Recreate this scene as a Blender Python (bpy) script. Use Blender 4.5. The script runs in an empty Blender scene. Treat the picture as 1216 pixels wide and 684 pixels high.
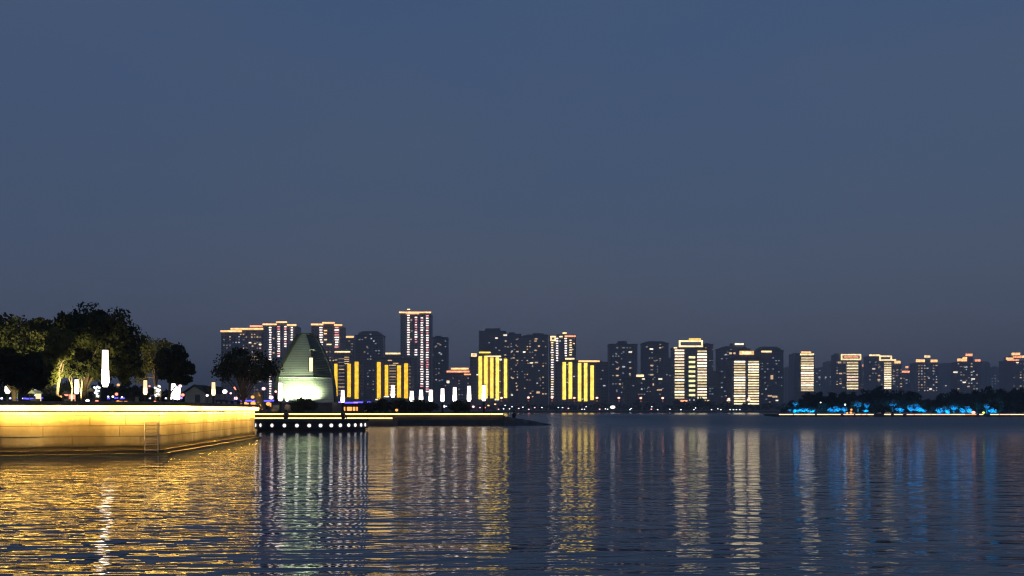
import bpy, bmesh, math, random
from mathutils import Vector, Matrix, Euler

sc = bpy.context.scene
COL = sc.collection
F, H, CX, CY = 1100.0, 2.2, 608.0, 487.0      # focal length in photo pixels, eye height, vanishing point
rad = math.radians
def wx(px, Y): return (px - CX) / F * Y
def wz(py, Y): return H + (CY - py) / F * Y

# ------------------------------------------------------------------ materials
MATS = {}
def pbr(name, col, rough=0.8, vary=0.25, scale=1.5, metal=0.0, spec=0.3, trans=0.0):
    if name in MATS: return MATS[name]
    m = bpy.data.materials.new(name); m.use_nodes = True
    nt = m.node_tree; b = nt.nodes['Principled BSDF']
    b.inputs['Roughness'].default_value = rough
    b.inputs['Metallic'].default_value = metal
    b.inputs['Specular IOR Level'].default_value = spec
    tc = nt.nodes.new('ShaderNodeNewGeometry')
    nz = nt.nodes.new('ShaderNodeTexNoise'); nz.inputs['Scale'].default_value = scale; nz.inputs['Detail'].default_value = 4
    nt.links.new(tc.outputs['Position'], nz.inputs['Vector'])
    rp = nt.nodes.new('ShaderNodeValToRGB')
    rp.color_ramp.elements[0].position = 0.3; rp.color_ramp.elements[1].position = 0.7
    rp.color_ramp.elements[0].color = tuple(c * (1 - vary) for c in col) + (1,)
    rp.color_ramp.elements[1].color = tuple(min(1, c * (1 + vary)) for c in col) + (1,)
    nt.links.new(nz.outputs['Fac'], rp.inputs['Fac'])
    nt.links.new(rp.outputs['Color'], b.inputs['Base Color'])
    MATS[name] = m
    return m

def glow(name, col, strength, sample=False, vary=None, vscale=0.3):
    if name in MATS: return MATS[name]
    if vary is None: vary = 0.0 if sample else 0.28
    m = bpy.data.materials.new(name); m.use_nodes = True
    nt = m.node_tree; nt.nodes.clear()
    e = nt.nodes.new('ShaderNodeEmission'); o = nt.nodes.new('ShaderNodeOutputMaterial')
    e.inputs['Color'].default_value = tuple(col) + (1,); e.inputs['Strength'].default_value = strength
    if vary:                                   # lamps in a run are never equally bright
        g = nt.nodes.new('ShaderNodeNewGeometry'); nz = nt.nodes.new('ShaderNodeTexNoise'); nz.inputs['Scale'].default_value = vscale
        mr = nt.nodes.new('ShaderNodeMapRange'); mr.inputs['From Min'].default_value = 0.3; mr.inputs['From Max'].default_value = 0.7
        mr.inputs['To Min'].default_value = strength*(1-vary); mr.inputs['To Max'].default_value = strength*(1+vary)
        nt.links.new(g.outputs['Position'], nz.inputs['Vector']); nt.links.new(nz.outputs['Fac'], mr.inputs['Value']); nt.links.new(mr.outputs[0], e.inputs['Strength'])
    nt.links.new(e.outputs[0], o.inputs['Surface'])
    m.cycles.emission_sampling = 'AUTO' if sample else 'NONE'
    MATS[name] = m
    return m

def facade_mat(name, wall, glass=(0.035, 0.045, 0.06), bw=3.2, rh=3.0, mort=0.75):
    if name in MATS: return MATS[name]
    m = bpy.data.materials.new(name); m.use_nodes = True
    nt = m.node_tree; b = nt.nodes['Principled BSDF']; N = nt.nodes.new; L = nt.links.new
    tc = N('ShaderNodeTexCoord'); sp = N('ShaderNodeSeparateXYZ'); L(tc.outputs['Object'], sp.inputs[0])
    ad = N('ShaderNodeMath'); ad.operation = 'ADD'; L(sp.outputs[0], ad.inputs[0]); L(sp.outputs[1], ad.inputs[1])
    cb = N('ShaderNodeCombineXYZ'); L(ad.outputs[0], cb.inputs[0]); L(sp.outputs[2], cb.inputs[1])
    br = N('ShaderNodeTexBrick'); br.offset = 0.0; br.squash = 1.0
    br.inputs['Scale'].default_value = 1.0; br.inputs['Brick Width'].default_value = bw
    br.inputs['Row Height'].default_value = rh; br.inputs['Mortar Size'].default_value = mort
    br.inputs['Mortar Smooth'].default_value = 0.0
    br.inputs['Color1'].default_value = tuple(glass) + (1,)
    br.inputs['Color2'].default_value = tuple(g * 2.6 for g in glass) + (1,)
    br.inputs['Mortar'].default_value = tuple(wall) + (1,)
    L(cb.outputs[0], br.inputs['Vector']); L(br.outputs['Color'], b.inputs['Base Color'])
    mr = N('ShaderNodeMapRange'); mr.inputs['To Min'].default_value = 0.25; mr.inputs['To Max'].default_value = 0.9
    L(br.outputs['Fac'], mr.inputs['Value']); L(mr.outputs[0], b.inputs['Roughness'])
    b.inputs['Specular IOR Level'].default_value = 0.3
    MATS[name] = m
    return m

def leaf_mat(name, dark, light, scale=0.9):
    if name in MATS: return MATS[name]
    m = bpy.data.materials.new(name); m.use_nodes = True
    nt = m.node_tree; nt.nodes.clear(); N = nt.nodes.new; L = nt.links.new
    g = N('ShaderNodeNewGeometry'); nz = N('ShaderNodeTexNoise'); nz.inputs['Scale'].default_value = scale
    nz.inputs['Detail'].default_value = 5; L(g.outputs['Position'], nz.inputs['Vector'])
    rp = N('ShaderNodeValToRGB'); rp.color_ramp.elements[0].position = 0.35; rp.color_ramp.elements[1].position = 0.68
    rp.color_ramp.elements[0].color = tuple(dark) + (1,); rp.color_ramp.elements[1].color = tuple(light) + (1,)
    L(nz.outputs['Fac'], rp.inputs['Fac'])
    d = N('ShaderNodeBsdfDiffuse'); t = N('ShaderNodeBsdfTranslucent'); mx = N('ShaderNodeMixShader')
    mx.inputs[0].default_value = 0.3; o = N('ShaderNodeOutputMaterial')
    L(rp.outputs['Color'], d.inputs['Color']); L(rp.outputs['Color'], t.inputs['Color'])
    L(d.outputs[0], mx.inputs[1]); L(t.outputs[0], mx.inputs[2]); L(mx.outputs[0], o.inputs['Surface'])
    MATS[name] = m
    return m

def stone_wall_mat():
    m = bpy.data.materials.new('weathered_stone'); m.use_nodes = True
    nt = m.node_tree; b = nt.nodes['Principled BSDF']; N = nt.nodes.new; L = nt.links.new
    g = N('ShaderNodeNewGeometry')
    n1 = N('ShaderNodeTexNoise'); n1.inputs['Scale'].default_value = 0.55; n1.inputs['Detail'].default_value = 6; n1.inputs['Roughness'].default_value = 0.65
    n2 = N('ShaderNodeTexNoise'); n2.inputs['Scale'].default_value = 9; n2.inputs['Detail'].default_value = 5
    mp = N('ShaderNodeMapping'); mp.inputs['Scale'].default_value = (0.55, 0.55, 0.16)
    n3 = N('ShaderNodeTexNoise'); n3.inputs['Scale'].default_value = 1.0; n3.inputs['Detail'].default_value = 5
    L(g.outputs['Position'], n1.inputs['Vector']); L(g.outputs['Position'], n2.inputs['Vector'])
    L(g.outputs['Position'], mp.inputs['Vector']); L(mp.outputs[0], n3.inputs['Vector'])
    r1 = N('ShaderNodeValToRGB'); r1.color_ramp.elements[0].position = 0.3; r1.color_ramp.elements[1].position = 0.72
    r1.color_ramp.elements[0].color = (0.25, 0.22, 0.17, 1); r1.color_ramp.elements[1].color = (0.46, 0.42, 0.34, 1)
    L(n1.outputs['Fac'], r1.inputs['Fac'])
    r3 = N('ShaderNodeValToRGB'); r3.color_ramp.elements[0].position = 0.4; r3.color_ramp.elements[1].position = 0.62
    r3.color_ramp.elements[0].color = (0.58, 0.53, 0.45, 1); r3.color_ramp.elements[1].color = (1, 1, 1, 1)
    L(n3.outputs['Fac'], r3.inputs['Fac'])
    mu = N('ShaderNodeMix'); mu.data_type = 'RGBA'; mu.blend_type = 'MULTIPLY'; mu.inputs['Factor'].default_value = 1
    L(r1.outputs['Color'], mu.inputs['A']); L(r3.outputs['Color'], mu.inputs['B'])
    # tide mark: dark wet algae below about 0.55 m, with a ragged edge
    sp = N('ShaderNodeSeparateXYZ'); L(g.outputs['Position'], sp.inputs[0])
    ms = N('ShaderNodeMath'); ms.operation = 'MULTIPLY_ADD'; ms.inputs[1].default_value = 0.35; L(n1.outputs['Fac'], ms.inputs[0]); L(sp.outputs[2], ms.inputs[2])
    mr = N('ShaderNodeMapRange'); mr.inputs['From Min'].default_value = 0.62; mr.inputs['From Max'].default_value = 0.80; L(ms.outputs[0], mr.inputs['Value'])
    m2 = N('ShaderNodeMix'); m2.data_type = 'RGBA'; L(mr.outputs[0], m2.inputs['Factor'])
    m2.inputs['A'].default_value = (0.085, 0.072, 0.045, 1); L(mu.outputs['Result'], m2.inputs['B'])
    L(m2.outputs['Result'], b.inputs['Base Color'])
    b.inputs['Roughness'].default_value = 0.85
    bp = N('ShaderNodeBump'); bp.inputs['Strength'].default_value = 0.35; bp.inputs['Distance'].default_value = 0.02
    L(n2.outputs['Fac'], bp.inputs['Height']); L(bp.outputs[0], b.inputs['Normal'])
    return m

def water_mat():
    m = bpy.data.materials.new('lake_water'); m.use_nodes = True
    nt = m.node_tree; b = nt.nodes['Principled BSDF']; N = nt.nodes.new; L = nt.links.new
    b.inputs['Base Color'].default_value = (0.060, 0.088, 0.118, 1)
    b.inputs['Roughness'].default_value = 0.035; b.inputs['IOR'].default_value = 1.333
    g = N('ShaderNodeNewGeometry')
    def vadd(v, off):
        a = N('ShaderNodeVectorMath'); a.operation = 'ADD'; L(v, a.inputs[0]); a.inputs[1].default_value = off; return a.outputs[0]
    def mth(op, a, bb):
        x = N('ShaderNodeMath'); x.operation = op
        for i, v in enumerate((a, bb)):
            if isinstance(v, (int, float)): x.inputs[i].default_value = v
            else: L(v, x.inputs[i])
        return x.outputs[0]
    def layer(lx, ly, sigma, rot, seed, detail):
        e = min(lx, ly) * 0.08
        def h(off):
            mp = N('ShaderNodeMapping'); mp.inputs['Rotation'].default_value = (0, 0, rot)
            mp.inputs['Scale'].default_value = (2 / lx, 2 / ly, 1); mp.inputs['Location'].default_value = (seed * 7.3, seed * 3.1, seed)
            L(vadd(g.outputs['Position'], off), mp.inputs['Vector'])
            nz = N('ShaderNodeTexNoise'); nz.inputs['Scale'].default_value = 1; nz.inputs['Detail'].default_value = detail
            nz.inputs['Roughness'].default_value = 0.45
            L(mp.outputs[0], nz.inputs['Vector']); return nz.outputs['Fac']
        h0, hx, hy = h((0, 0, 0)), h((e, 0, 0)), h((0, e, 0))
        k = sigma * ly / (2 * 0.42) / e
        return mth('MULTIPLY', mth('SUBTRACT', hx, h0), k), mth('MULTIPLY', mth('SUBTRACT', hy, h0), k)
    gust = N('ShaderNodeTexNoise'); gust.inputs['Scale'].default_value = 1; gust.inputs['Detail'].default_value = 2
    gm = N('ShaderNodeMapping'); gm.inputs['Scale'].default_value = (0.03, 0.10, 1); L(g.outputs['Position'], gm.inputs['Vector']); L(gm.outputs[0], gust.inputs['Vector'])
    gr = N('ShaderNodeMapRange'); gr.inputs['From Min'].default_value = 0.3; gr.inputs['From Max'].default_value = 0.7
    gr.inputs['To Min'].default_value = 0.65; gr.inputs['To Max'].default_value = 1.25; L(gust.outputs['Fac'], gr.inputs['Value'])
    # a breeze ruffles the open water between the jetty, the island and the far shore
    ps = N('ShaderNodeSeparateXYZ'); L(g.outputs['Position'], ps.inputs[0])
    def ramp(v, a, b_, c, d):
        r = N('ShaderNodeMapRange'); r.interpolation_type = 'SMOOTHSTEP'
        for n_, x in (('From Min', a), ('From Max', b_), ('To Min', c), ('To Max', d)): r.inputs[n_].default_value = x
        L(v, r.inputs['Value']); return r.outputs[0]
    far = ramp(ps.outputs[1], 28, 150, 0, 1)             # beyond some way the ripples are finer than can be told apart
    ruffle = mth('SUBTRACT', 1.0, mth('MULTIPLY', far, 0.30))
    open_ = mth('MULTIPLY', mth('ADD', ramp(ps.outputs[0], -6, 12, 0.45, 1), ramp(ps.outputs[0], 10, 40, 0, 0.6)), ramp(ps.outputs[1], 330, 560, 1, 0.25))
    L(mth('ADD', 0.035, mth('MULTIPLY', mth('MULTIPLY', far, open_), 0.235)), b.inputs['Roughness'])
    sx = sy = None
    for lx, ly, s, rot, seed, det in WAVES:
        a, c = layer(lx, ly, s, rot, seed, det)
        sx = a if sx is None else mth('ADD', sx, a); sy = c if sy is None else mth('ADD', sy, c)
    sx = mth('MULTIPLY', mth('MULTIPLY', sx, gr.outputs[0]), -1.0); sy = mth('MULTIPLY', mth('MULTIPLY', sy, gr.outputs[0]), -1.0)
    sx = mth('MULTIPLY', sx, ruffle); sy = mth('MULTIPLY', sy, ruffle)
    cb = N('ShaderNodeCombineXYZ'); L(sx, cb.inputs[0]); L(sy, cb.inputs[1]); cb.inputs[2].default_value = 1
    nm = N('ShaderNodeVectorMath'); nm.operation = 'NORMALIZE'; L(cb.outputs[0], nm.inputs[0])
    L(nm.outputs[0], b.inputs['Normal'])
    return m
WAVES = [(5.0, 2.3, 0.030, 0.14, 1, 1.0), (2.0, 0.68, 0.058, -0.07, 2, 1.5), (0.9, 0.24, 0.036, 0.05, 3, 1.0)]

# ------------------------------------------------------------------ mesh building (world coordinates in, local out)
ORG = {}
class MB:
    def __init__(s): s.v = []; s.f = []
    def box(s, x0, x1, y0, y1, z0, z1):
        if x0 > x1: x0, x1 = x1, x0
        n = len(s.v)
        s.v += [(x0,y0,z0),(x1,y0,z0),(x1,y1,z0),(x0,y1,z0),(x0,y0,z1),(x1,y0,z1),(x1,y1,z1),(x0,y1,z1)]
        s.f += [(n,n+3,n+2,n+1),(n+4,n+5,n+6,n+7),(n,n+1,n+5,n+4),(n+1,n+2,n+6,n+5),(n+2,n+3,n+7,n+6),(n+3,n,n+4,n+7)]
        return s
    def obox(s, p, q, w0, w1, z0, z1):
        """box along the plan segment p-q, from w0 to w1 metres to its right-hand side"""
        p = Vector(p[:2]); q = Vector(q[:2]); d = (q - p).normalized(); r = Vector((d.y, -d.x))
        c = [p + r*w0, q + r*w0, q + r*w1, p + r*w1]
        return s.prism([tuple(a) for a in c], z0, z1)
    def prism(s, poly, z0, z1):
        a = sum(poly[i][0]*poly[(i+1) % len(poly)][1] - poly[(i+1) % len(poly)][0]*poly[i][1] for i in range(len(poly)))
        if a < 0: poly = poly[::-1]
        n = len(s.v); k = len(poly)
        s.v += [(x, y, z0) for x, y in poly] + [(x, y, z1) for x, y in poly]
        s.f += [tuple(range(n+k-1, n-1, -1)), tuple(range(n+k, n+2*k))]
        for i in range(k):
            j = (i+1) % k; s.f.append((n+i, n+j, n+k+j, n+k+i))
        return s
    def vprism(s, poly, y0, y1):
        """polygon in the xz plane, extruded in y"""
        n = len(s.v); k = len(poly)
        s.v += [(x, y0, z) for x, z in poly] + [(x, y1, z) for x, z in poly]
        s.f += [tuple(range(n, n+k)), tuple(range(n+2*k-1, n+k-1, -1))]
        for i in range(k):
            j = (i+1) % k; s.f.append((n+j, n+i, n+k+i, n+k+j))
        return s
    def tube(s, pts, rs, sides=8, cap=True):
        pts = [Vector(p) for p in pts]; n0 = len(s.v)
        if isinstance(rs, (int, float)): rs = [rs]*len(pts)
        for i, p in enumerate(pts):
            d = (pts[min(i+1, len(pts)-1)] - pts[max(i-1, 0)])
            d = d.normalized() if d.length > 1e-9 else Vector((0,0,1))
            u = d.cross(Vector((0,1,0)) if abs(d.y) < 0.9 else Vector((1,0,0))).normalized(); w = d.cross(u)
            for k in range(sides):
                a = 2*math.pi*k/sides; s.v.append(tuple(p + (u*math.cos(a) + w*math.sin(a))*rs[i]))
        for i in range(len(pts)-1):
            for k in range(sides):
                a = n0+i*sides+k; b = n0+i*sides+(k+1) % sides
                s.f.append((a, b, b+sides, a+sides))
        if cap:
            s.f.append(tuple(n0+k for k in range(sides-1, -1, -1)))
            s.f.append(tuple(n0+(len(pts)-1)*sides+k for k in range(sides)))
        return s
    def ball(s, c, r, rz=None, seg=10, rings=7):
        rz = rz or r
        pts = [(c[0], c[1], c[2] - rz*math.cos(math.pi*i/rings)) for i in range(rings+1)]
        return s.tube(pts, [max(0.002, r*math.sin(math.pi*i/rings)) for i in range(rings+1)], seg)
    def build(s, name, mat, parent=None, smooth=False, org=None):
        o0 = ORG[parent.name] if parent else Vector(org or (0,0,0))
        me = bpy.data.meshes.new(name); me.from_pydata([tuple(Vector(v) - o0) for v in s.v], [], s.f); me.update()
        bm = bmesh.new(); bm.from_mesh(me); bmesh.ops.recalc_face_normals(bm, faces=bm.faces); bm.to_mesh(me); bm.free()
        if smooth: me.polygons.foreach_set('use_smooth', [True]*len(me.polygons))
        me.materials.append(mat)
        o = bpy.data.objects.new(name, me); COL.objects.link(o)
        if parent: o.parent = parent; ORG[o.name] = o0
        else: o.location = o0; ORG[o.name] = Vector(o0)
        return o

def tag(o, label=None, cat=None, group=None, kind=None):
    if label: o['label'] = label
    if cat: o['category'] = cat
    if group: o['group'] = group
    if kind: o['kind'] = kind
    return o
def thing(name, label, cat, loc, group=None):
    o = bpy.data.objects.new(name, None); COL.objects.link(o); o.location = loc
    o.empty_display_size = 0.3
    ORG[o.name] = Vector(loc)
    return tag(o, label, cat, group, 'thing')
def copy_tree(root, loc, scale=None, rz=0.0, label=None, group=None):
    c = root.copy(); COL.objects.link(c); c.location = loc
    if scale is not None: c.scale = scale if not isinstance(scale, (int, float)) else (scale,)*3
    c.rotation_euler = (0, 0, rz)
    if label: c['label'] = label
    if group: c['group'] = group
    for ch in root.children:
        d = ch.copy(); COL.objects.link(d); d.parent = c
        for g in ch.children:
            e = g.copy(); COL.objects.link(e); e.parent = d
    return c
LIT = {}
def lit_box(name, mat, parent, x0, x1, y0, y1, z0, z1):
    """one lit window or lamp bar: shares its mesh with all of the same size and colour"""
    key = (round(x1-x0, 1), round(y1-y0, 1), round(z1-z0, 1), mat.name)
    if key not in LIT:
        w, d, h = (max(0.2, k) for k in key[:3])
        o = MB().box(-w/2, w/2, -d/2, d/2, -h/2, h/2).build(name, mat); me = o.data; bpy.data.objects.remove(o)
        LIT[key] = me
    o = bpy.data.objects.new(name, LIT[key]); COL.objects.link(o); o.parent = parent
    o.location = Vector(((x0+x1)/2, (y0+y1)/2, (z0+z1)/2)) - ORG[parent.name]
    return o

# ------------------------------------------------------------------ shared materials
STONE = stone_wall_mat()
PAVE = pbr('paving_stone', (0.22, 0.20, 0.18), 0.85, 0.2, 0.8)
CONC = pbr('dark_concrete', (0.10, 0.095, 0.09), 0.85, 0.3, 0.6)
COPING = pbr('coping_stone', (0.24, 0.18, 0.14), 0.8, 0.2, 1.2)
DARKMETAL = pbr('dark_metal', (0.035, 0.035, 0.038), 0.5, 0.2, 3)
STEEL = pbr('galvanised_steel', (0.62, 0.60, 0.56), 0.4, 0.12, 5, metal=0.15)
BARK = pbr('bark', (0.12, 0.085, 0.055), 0.9, 0.35, 4)
PALEBARK = pbr('pale_bark', (0.17, 0.13, 0.085), 0.9, 0.3, 4)
SOIL = pbr('soil', (0.06, 0.06, 0.045), 0.95, 0.3, 0.2)
ROCK = pbr('dark_rock', (0.085, 0.085, 0.08), 0.9, 0.4, 0.9)
TAN = pbr('tan_stone', (0.42, 0.31, 0.18), 0.85, 0.2, 2)
RENDERW = pbr('grey_render', (0.30, 0.31, 0.27), 0.9, 0.12, 0.8)
ROOFTILE = pbr('dark_roof_tile', (0.04, 0.04, 0.042), 0.8, 0.2, 4)
PANEL = pbr('pale_cladding', (0.40, 0.44, 0.36), 0.55, 0.1, 0.35)
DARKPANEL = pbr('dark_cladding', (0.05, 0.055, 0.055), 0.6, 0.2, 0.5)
LEAF = leaf_mat('dark_leaves', (0.026, 0.031, 0.011), (0.072, 0.076, 0.028))
LEAFY = leaf_mat('yellow_green_leaves', (0.06, 0.075, 0.018), (0.15, 0.15, 0.045))
LEAFI = leaf_mat('island_leaves', (0.016, 0.034, 0.024), (0.05, 0.075, 0.045), 0.3)
LEAFP = leaf_mat('pale_shrub_leaves', (0.12, 0.2, 0.2), (0.26, 0.34, 0.34), 1.0)
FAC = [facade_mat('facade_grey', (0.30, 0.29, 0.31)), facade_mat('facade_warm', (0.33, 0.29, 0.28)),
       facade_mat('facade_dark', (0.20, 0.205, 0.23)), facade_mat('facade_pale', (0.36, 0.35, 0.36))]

G_ROOF = glow('roof_led', (1.0, 0.50, 0.20), 2.6)
G_ROOFR = glow('roof_led_red', (1.0, 0.36, 0.18), 2.3)
G_ROOFW = glow('roof_led_cream', (1.0, 0.72, 0.36), 2.2)
G_YEL = glow('yellow_led', (1.0, 0.56, 0.028), 1.7)
G_YELW = glow('yellow_led_bright', (1.0, 0.66, 0.10), 2.2)
G_DOT = glow('white_led', (1.0, 0.84, 0.76), 2.6)
G_DOTP = glow('pink_led', (1.0, 0.36, 0.36), 1.6)
G_DOTY = glow('cream_led', (1.0, 0.78, 0.45), 2.0)
G_BAR = glow('cream_bar', (1.0, 0.80, 0.46), 1.9)
G_BARD = glow('cream_bar_soft', (1.0, 0.76, 0.42), 1.15); G_BARH = glow('cream_bar_strong', (1.0, 0.86, 0.58), 2.8)
G_BARR = glow('rose_bar', (1.0, 0.72, 0.52), 1.8)
G_GRN = glow('lime_bar', (1.0, 0.90, 0.42), 1.8)
G_W = [glow('window_warm', (1.0, 0.66, 0.36), 1.0), glow('window_cool', (0.86, 0.92, 1.0), 0.75),
       glow('window_dim', (1.0, 0.72, 0.50), 0.35), glow('window_dim_cool', (0.75, 0.85, 1.0), 0.28),
       glow('window_bright', (1.0, 0.86, 0.66), 1.9)]
G_STRIP = glow('amber_strip', (1.0, 0.555, 0.09), 330.0, True, 0.4, 0.6)
G_FASCIA = glow('amber_fascia', (1.0, 0.59, 0.10), 11.0, True, 0.4, 0.5)
G_STRIP2 = glow('amber_strip_far', (1.0, 0.62, 0.22), 3.4, True)
G_LAMP = glow('lantern_white', (1.0, 0.86, 0.76), 4.0, True)
G_LAMPB = glow('tall_lantern_white', (1.0, 0.84, 0.70), 11.0, True)
G_LAMPW = glow('lantern_cream', (1.0, 0.78, 0.45), 2.2, True)
G_DISC = glow('fascia_white', (1.0, 0.93, 0.88), 1.35, True)
G_RED = glow('red_lantern_glow', (1.0, 0.22, 0.14), 3.0, True)
G_ORA = glow('orange_lantern_glow', (1.0, 0.40, 0.10), 1.7, True)
G_PINK = glow('pink_light', (1.0, 0.45, 0.48), 3.2)
G_STREET = glow('street_lamp_red', (1.0, 0.38, 0.28), 4.5)
G_BLUE = glow('blue_led', (0.10, 0.08, 1.0), 2.6, True)
G_VIO = glow('violet_led', (0.30, 0.16, 1.0), 2.6, True)
G_WHT = glow('small_white', (0.9, 0.95, 1.0), 3.0)
G_SIGN = glow('sign_white', (0.85, 1.0, 0.98), 2.2)
G_BOX = glow('light_box_white', (1.0, 0.93, 0.90), 5.0, True)
G_GREEN = glow('green_bulb', (0.3, 1.0, 0.1), 2.0, True)
G_ISL = glow('island_strip', (1.0, 0.62, 0.32), 2.6, True)
G_ISLR = glow('island_strip_rose', (1.0, 0.45, 0.30), 2.6, True)
G_SLOT = glow('lit_slot', (1.0, 0.80, 0.45), 1.9)

# ------------------------------------------------------------------ world, camera, sun, air
w = bpy.data.worlds.new('World'); sc.world = w; w.use_nodes = True
nt = w.node_tree; bg = nt.nodes['Background']; N = nt.nodes.new; L = nt.links.new
sky = N('ShaderNodeTexSky'); sky.sky_type = 'NISHITA'; sky.sun_disc = False
SUN_EL, SUN_AZ = rad(2.0), rad(215)            # afterglow, low behind the camera to the left
sky.sun_elevation = SUN_EL; sky.sun_rotation = SUN_AZ; sky.ozone_density = 2.5; sky.dust_density = 2.0
tc = N('ShaderNodeTexCoord'); sp = N('ShaderNodeSeparateXYZ'); L(tc.outputs['Generated'], sp.inputs[0])
rp = N('ShaderNodeValToRGB'); L(sp.outputs[2], rp.inputs[0])
K = 10.0
SKY = [(0.0, (0.118, 0.119, 0.164)), (0.08, (0.084, 0.101, 0.158)), (0.20, (0.061, 0.091, 0.163)), (0.42, (0.050, 0.087, 0.174)), (1.0, (0.06, 0.10, 0.20))]
while len(rp.color_ramp.elements) < len(SKY): rp.color_ramp.elements.new(0.5)
for e, (p, c) in zip(rp.color_ramp.elements, SKY): e.position = p; e.color = tuple(k*1.0 for k in c) + (1,)
sc1 = N('ShaderNodeVectorMath'); sc1.operation = 'SCALE'; sc1.inputs['Scale'].default_value = K; L(rp.outputs[0], sc1.inputs[0])
sc2 = N('ShaderNodeVectorMath'); sc2.operation = 'SCALE'; sc2.inputs['Scale'].default_value = 0.22; L(sky.outputs[0], sc2.inputs[0])
ad = N('ShaderNodeVectorMath'); ad.operation = 'ADD'; L(sc1.outputs[0], ad.inputs[0]); L(sc2.outputs[0], ad.inputs[1])
cn = N('ShaderNodeTexNoise'); cn.inputs['Scale'].default_value = 1.6; cn.inputs['Detail'].default_value = 5; cn.inputs['Roughness'].default_value = 0.6
cm = N('ShaderNodeMapping'); cm.inputs['Scale'].default_value = (1, 1, 3.2); L(tc.outputs['Generated'], cm.inputs['Vector']); L(cm.outputs[0], cn.inputs['Vector'])
cr = N('ShaderNodeValToRGB'); cr.color_ramp.elements[0].position = 0.3; cr.color_ramp.elements[1].position = 0.7       # thin uneven cloud veil
cr.color_ramp.elements[0].color = (0.88, 0.95, 1.06, 1); cr.color_ramp.elements[1].color = (1.10, 1.03, 0.97, 1); L(cn.outputs['Fac'], cr.inputs['Fac'])
cx_ = N('ShaderNodeVectorMath'); cx_.operation = 'MULTIPLY'; L(ad.outputs[0], cx_.inputs[0]); L(cr.outputs[0], cx_.inputs[1])
L(cx_.outputs[0], bg.inputs['Color']); bg.inputs['Strength'].default_value = 0.1

cam = bpy.data.cameras.new('camera'); co = bpy.data.objects.new('camera', cam); COL.objects.link(co)
co.location = (0, 0, H); co.rotation_euler = (rad(90), 0, 0)
cam.sensor_width = 36; cam.lens = 36 * F / 1216; cam.shift_y = (CY - 342) / 1216
cam.clip_start = 0.1; cam.clip_end = 20000; sc.camera = co

sl = bpy.data.lights.new('sun', 'SUN'); sl.energy = 0.02; sl.angle = rad(15); sl.color = (1, 0.86, 0.72)
so = bpy.data.objects.new('sun', sl); COL.objects.link(so)
so.rotation_euler = Vector((math.sin(SUN_AZ)*math.cos(SUN_EL), math.cos(SUN_AZ)*math.cos(SUN_EL), math.sin(rad(6)))).to_track_quat('Z', 'Y').to_euler()

HAZE_DENSITY = 0.00043
hm = bpy.data.materials.new('evening_haze'); hm.use_nodes = True; hn = hm.node_tree; hn.nodes.clear()
pv = hn.nodes.new('ShaderNodeVolumePrincipled'); ho = hn.nodes.new('ShaderNodeOutputMaterial')
pv.inputs['Color'].default_value = (0.86, 0.88, 0.92, 1); pv.inputs['Density'].default_value = HAZE_DENSITY; pv.inputs['Anisotropy'].default_value = 0.2
hn.links.new(pv.outputs[0], ho.inputs['Volume'])
tag(MB().box(-3200, 3200, -300, 5200, -2.5, 190).build('haze', hm), kind='stuff')

# ------------------------------------------------------------------ the setting
tag(MB().box(-3100, 3100, -250, 5100, -1.5, 0).build('lake_water', water_mat()), kind='structure')
tag(MB().box(-3000, 3000, 812, 5000, -1.2, 1.6).build('far_shore_ground', SOIL), kind='structure')

GZ = 2.40                                       # promenade level
WALL = [(-75, 40.6), (-23.9, 43.3), (-17.45, 45.8), (-20.3, 73.0)]
land = [(-300, 30), (-75, 40.9)] + [(-23.95, 43.7), (-17.9, 46.0), (-20.75, 73.0), (-29.5, 90), (-42, 134), (-42, 300), (-300, 300)]
tag(MB().prism(land, -1.0, GZ).build('promenade_ground', PAVE), kind='structure')

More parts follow.
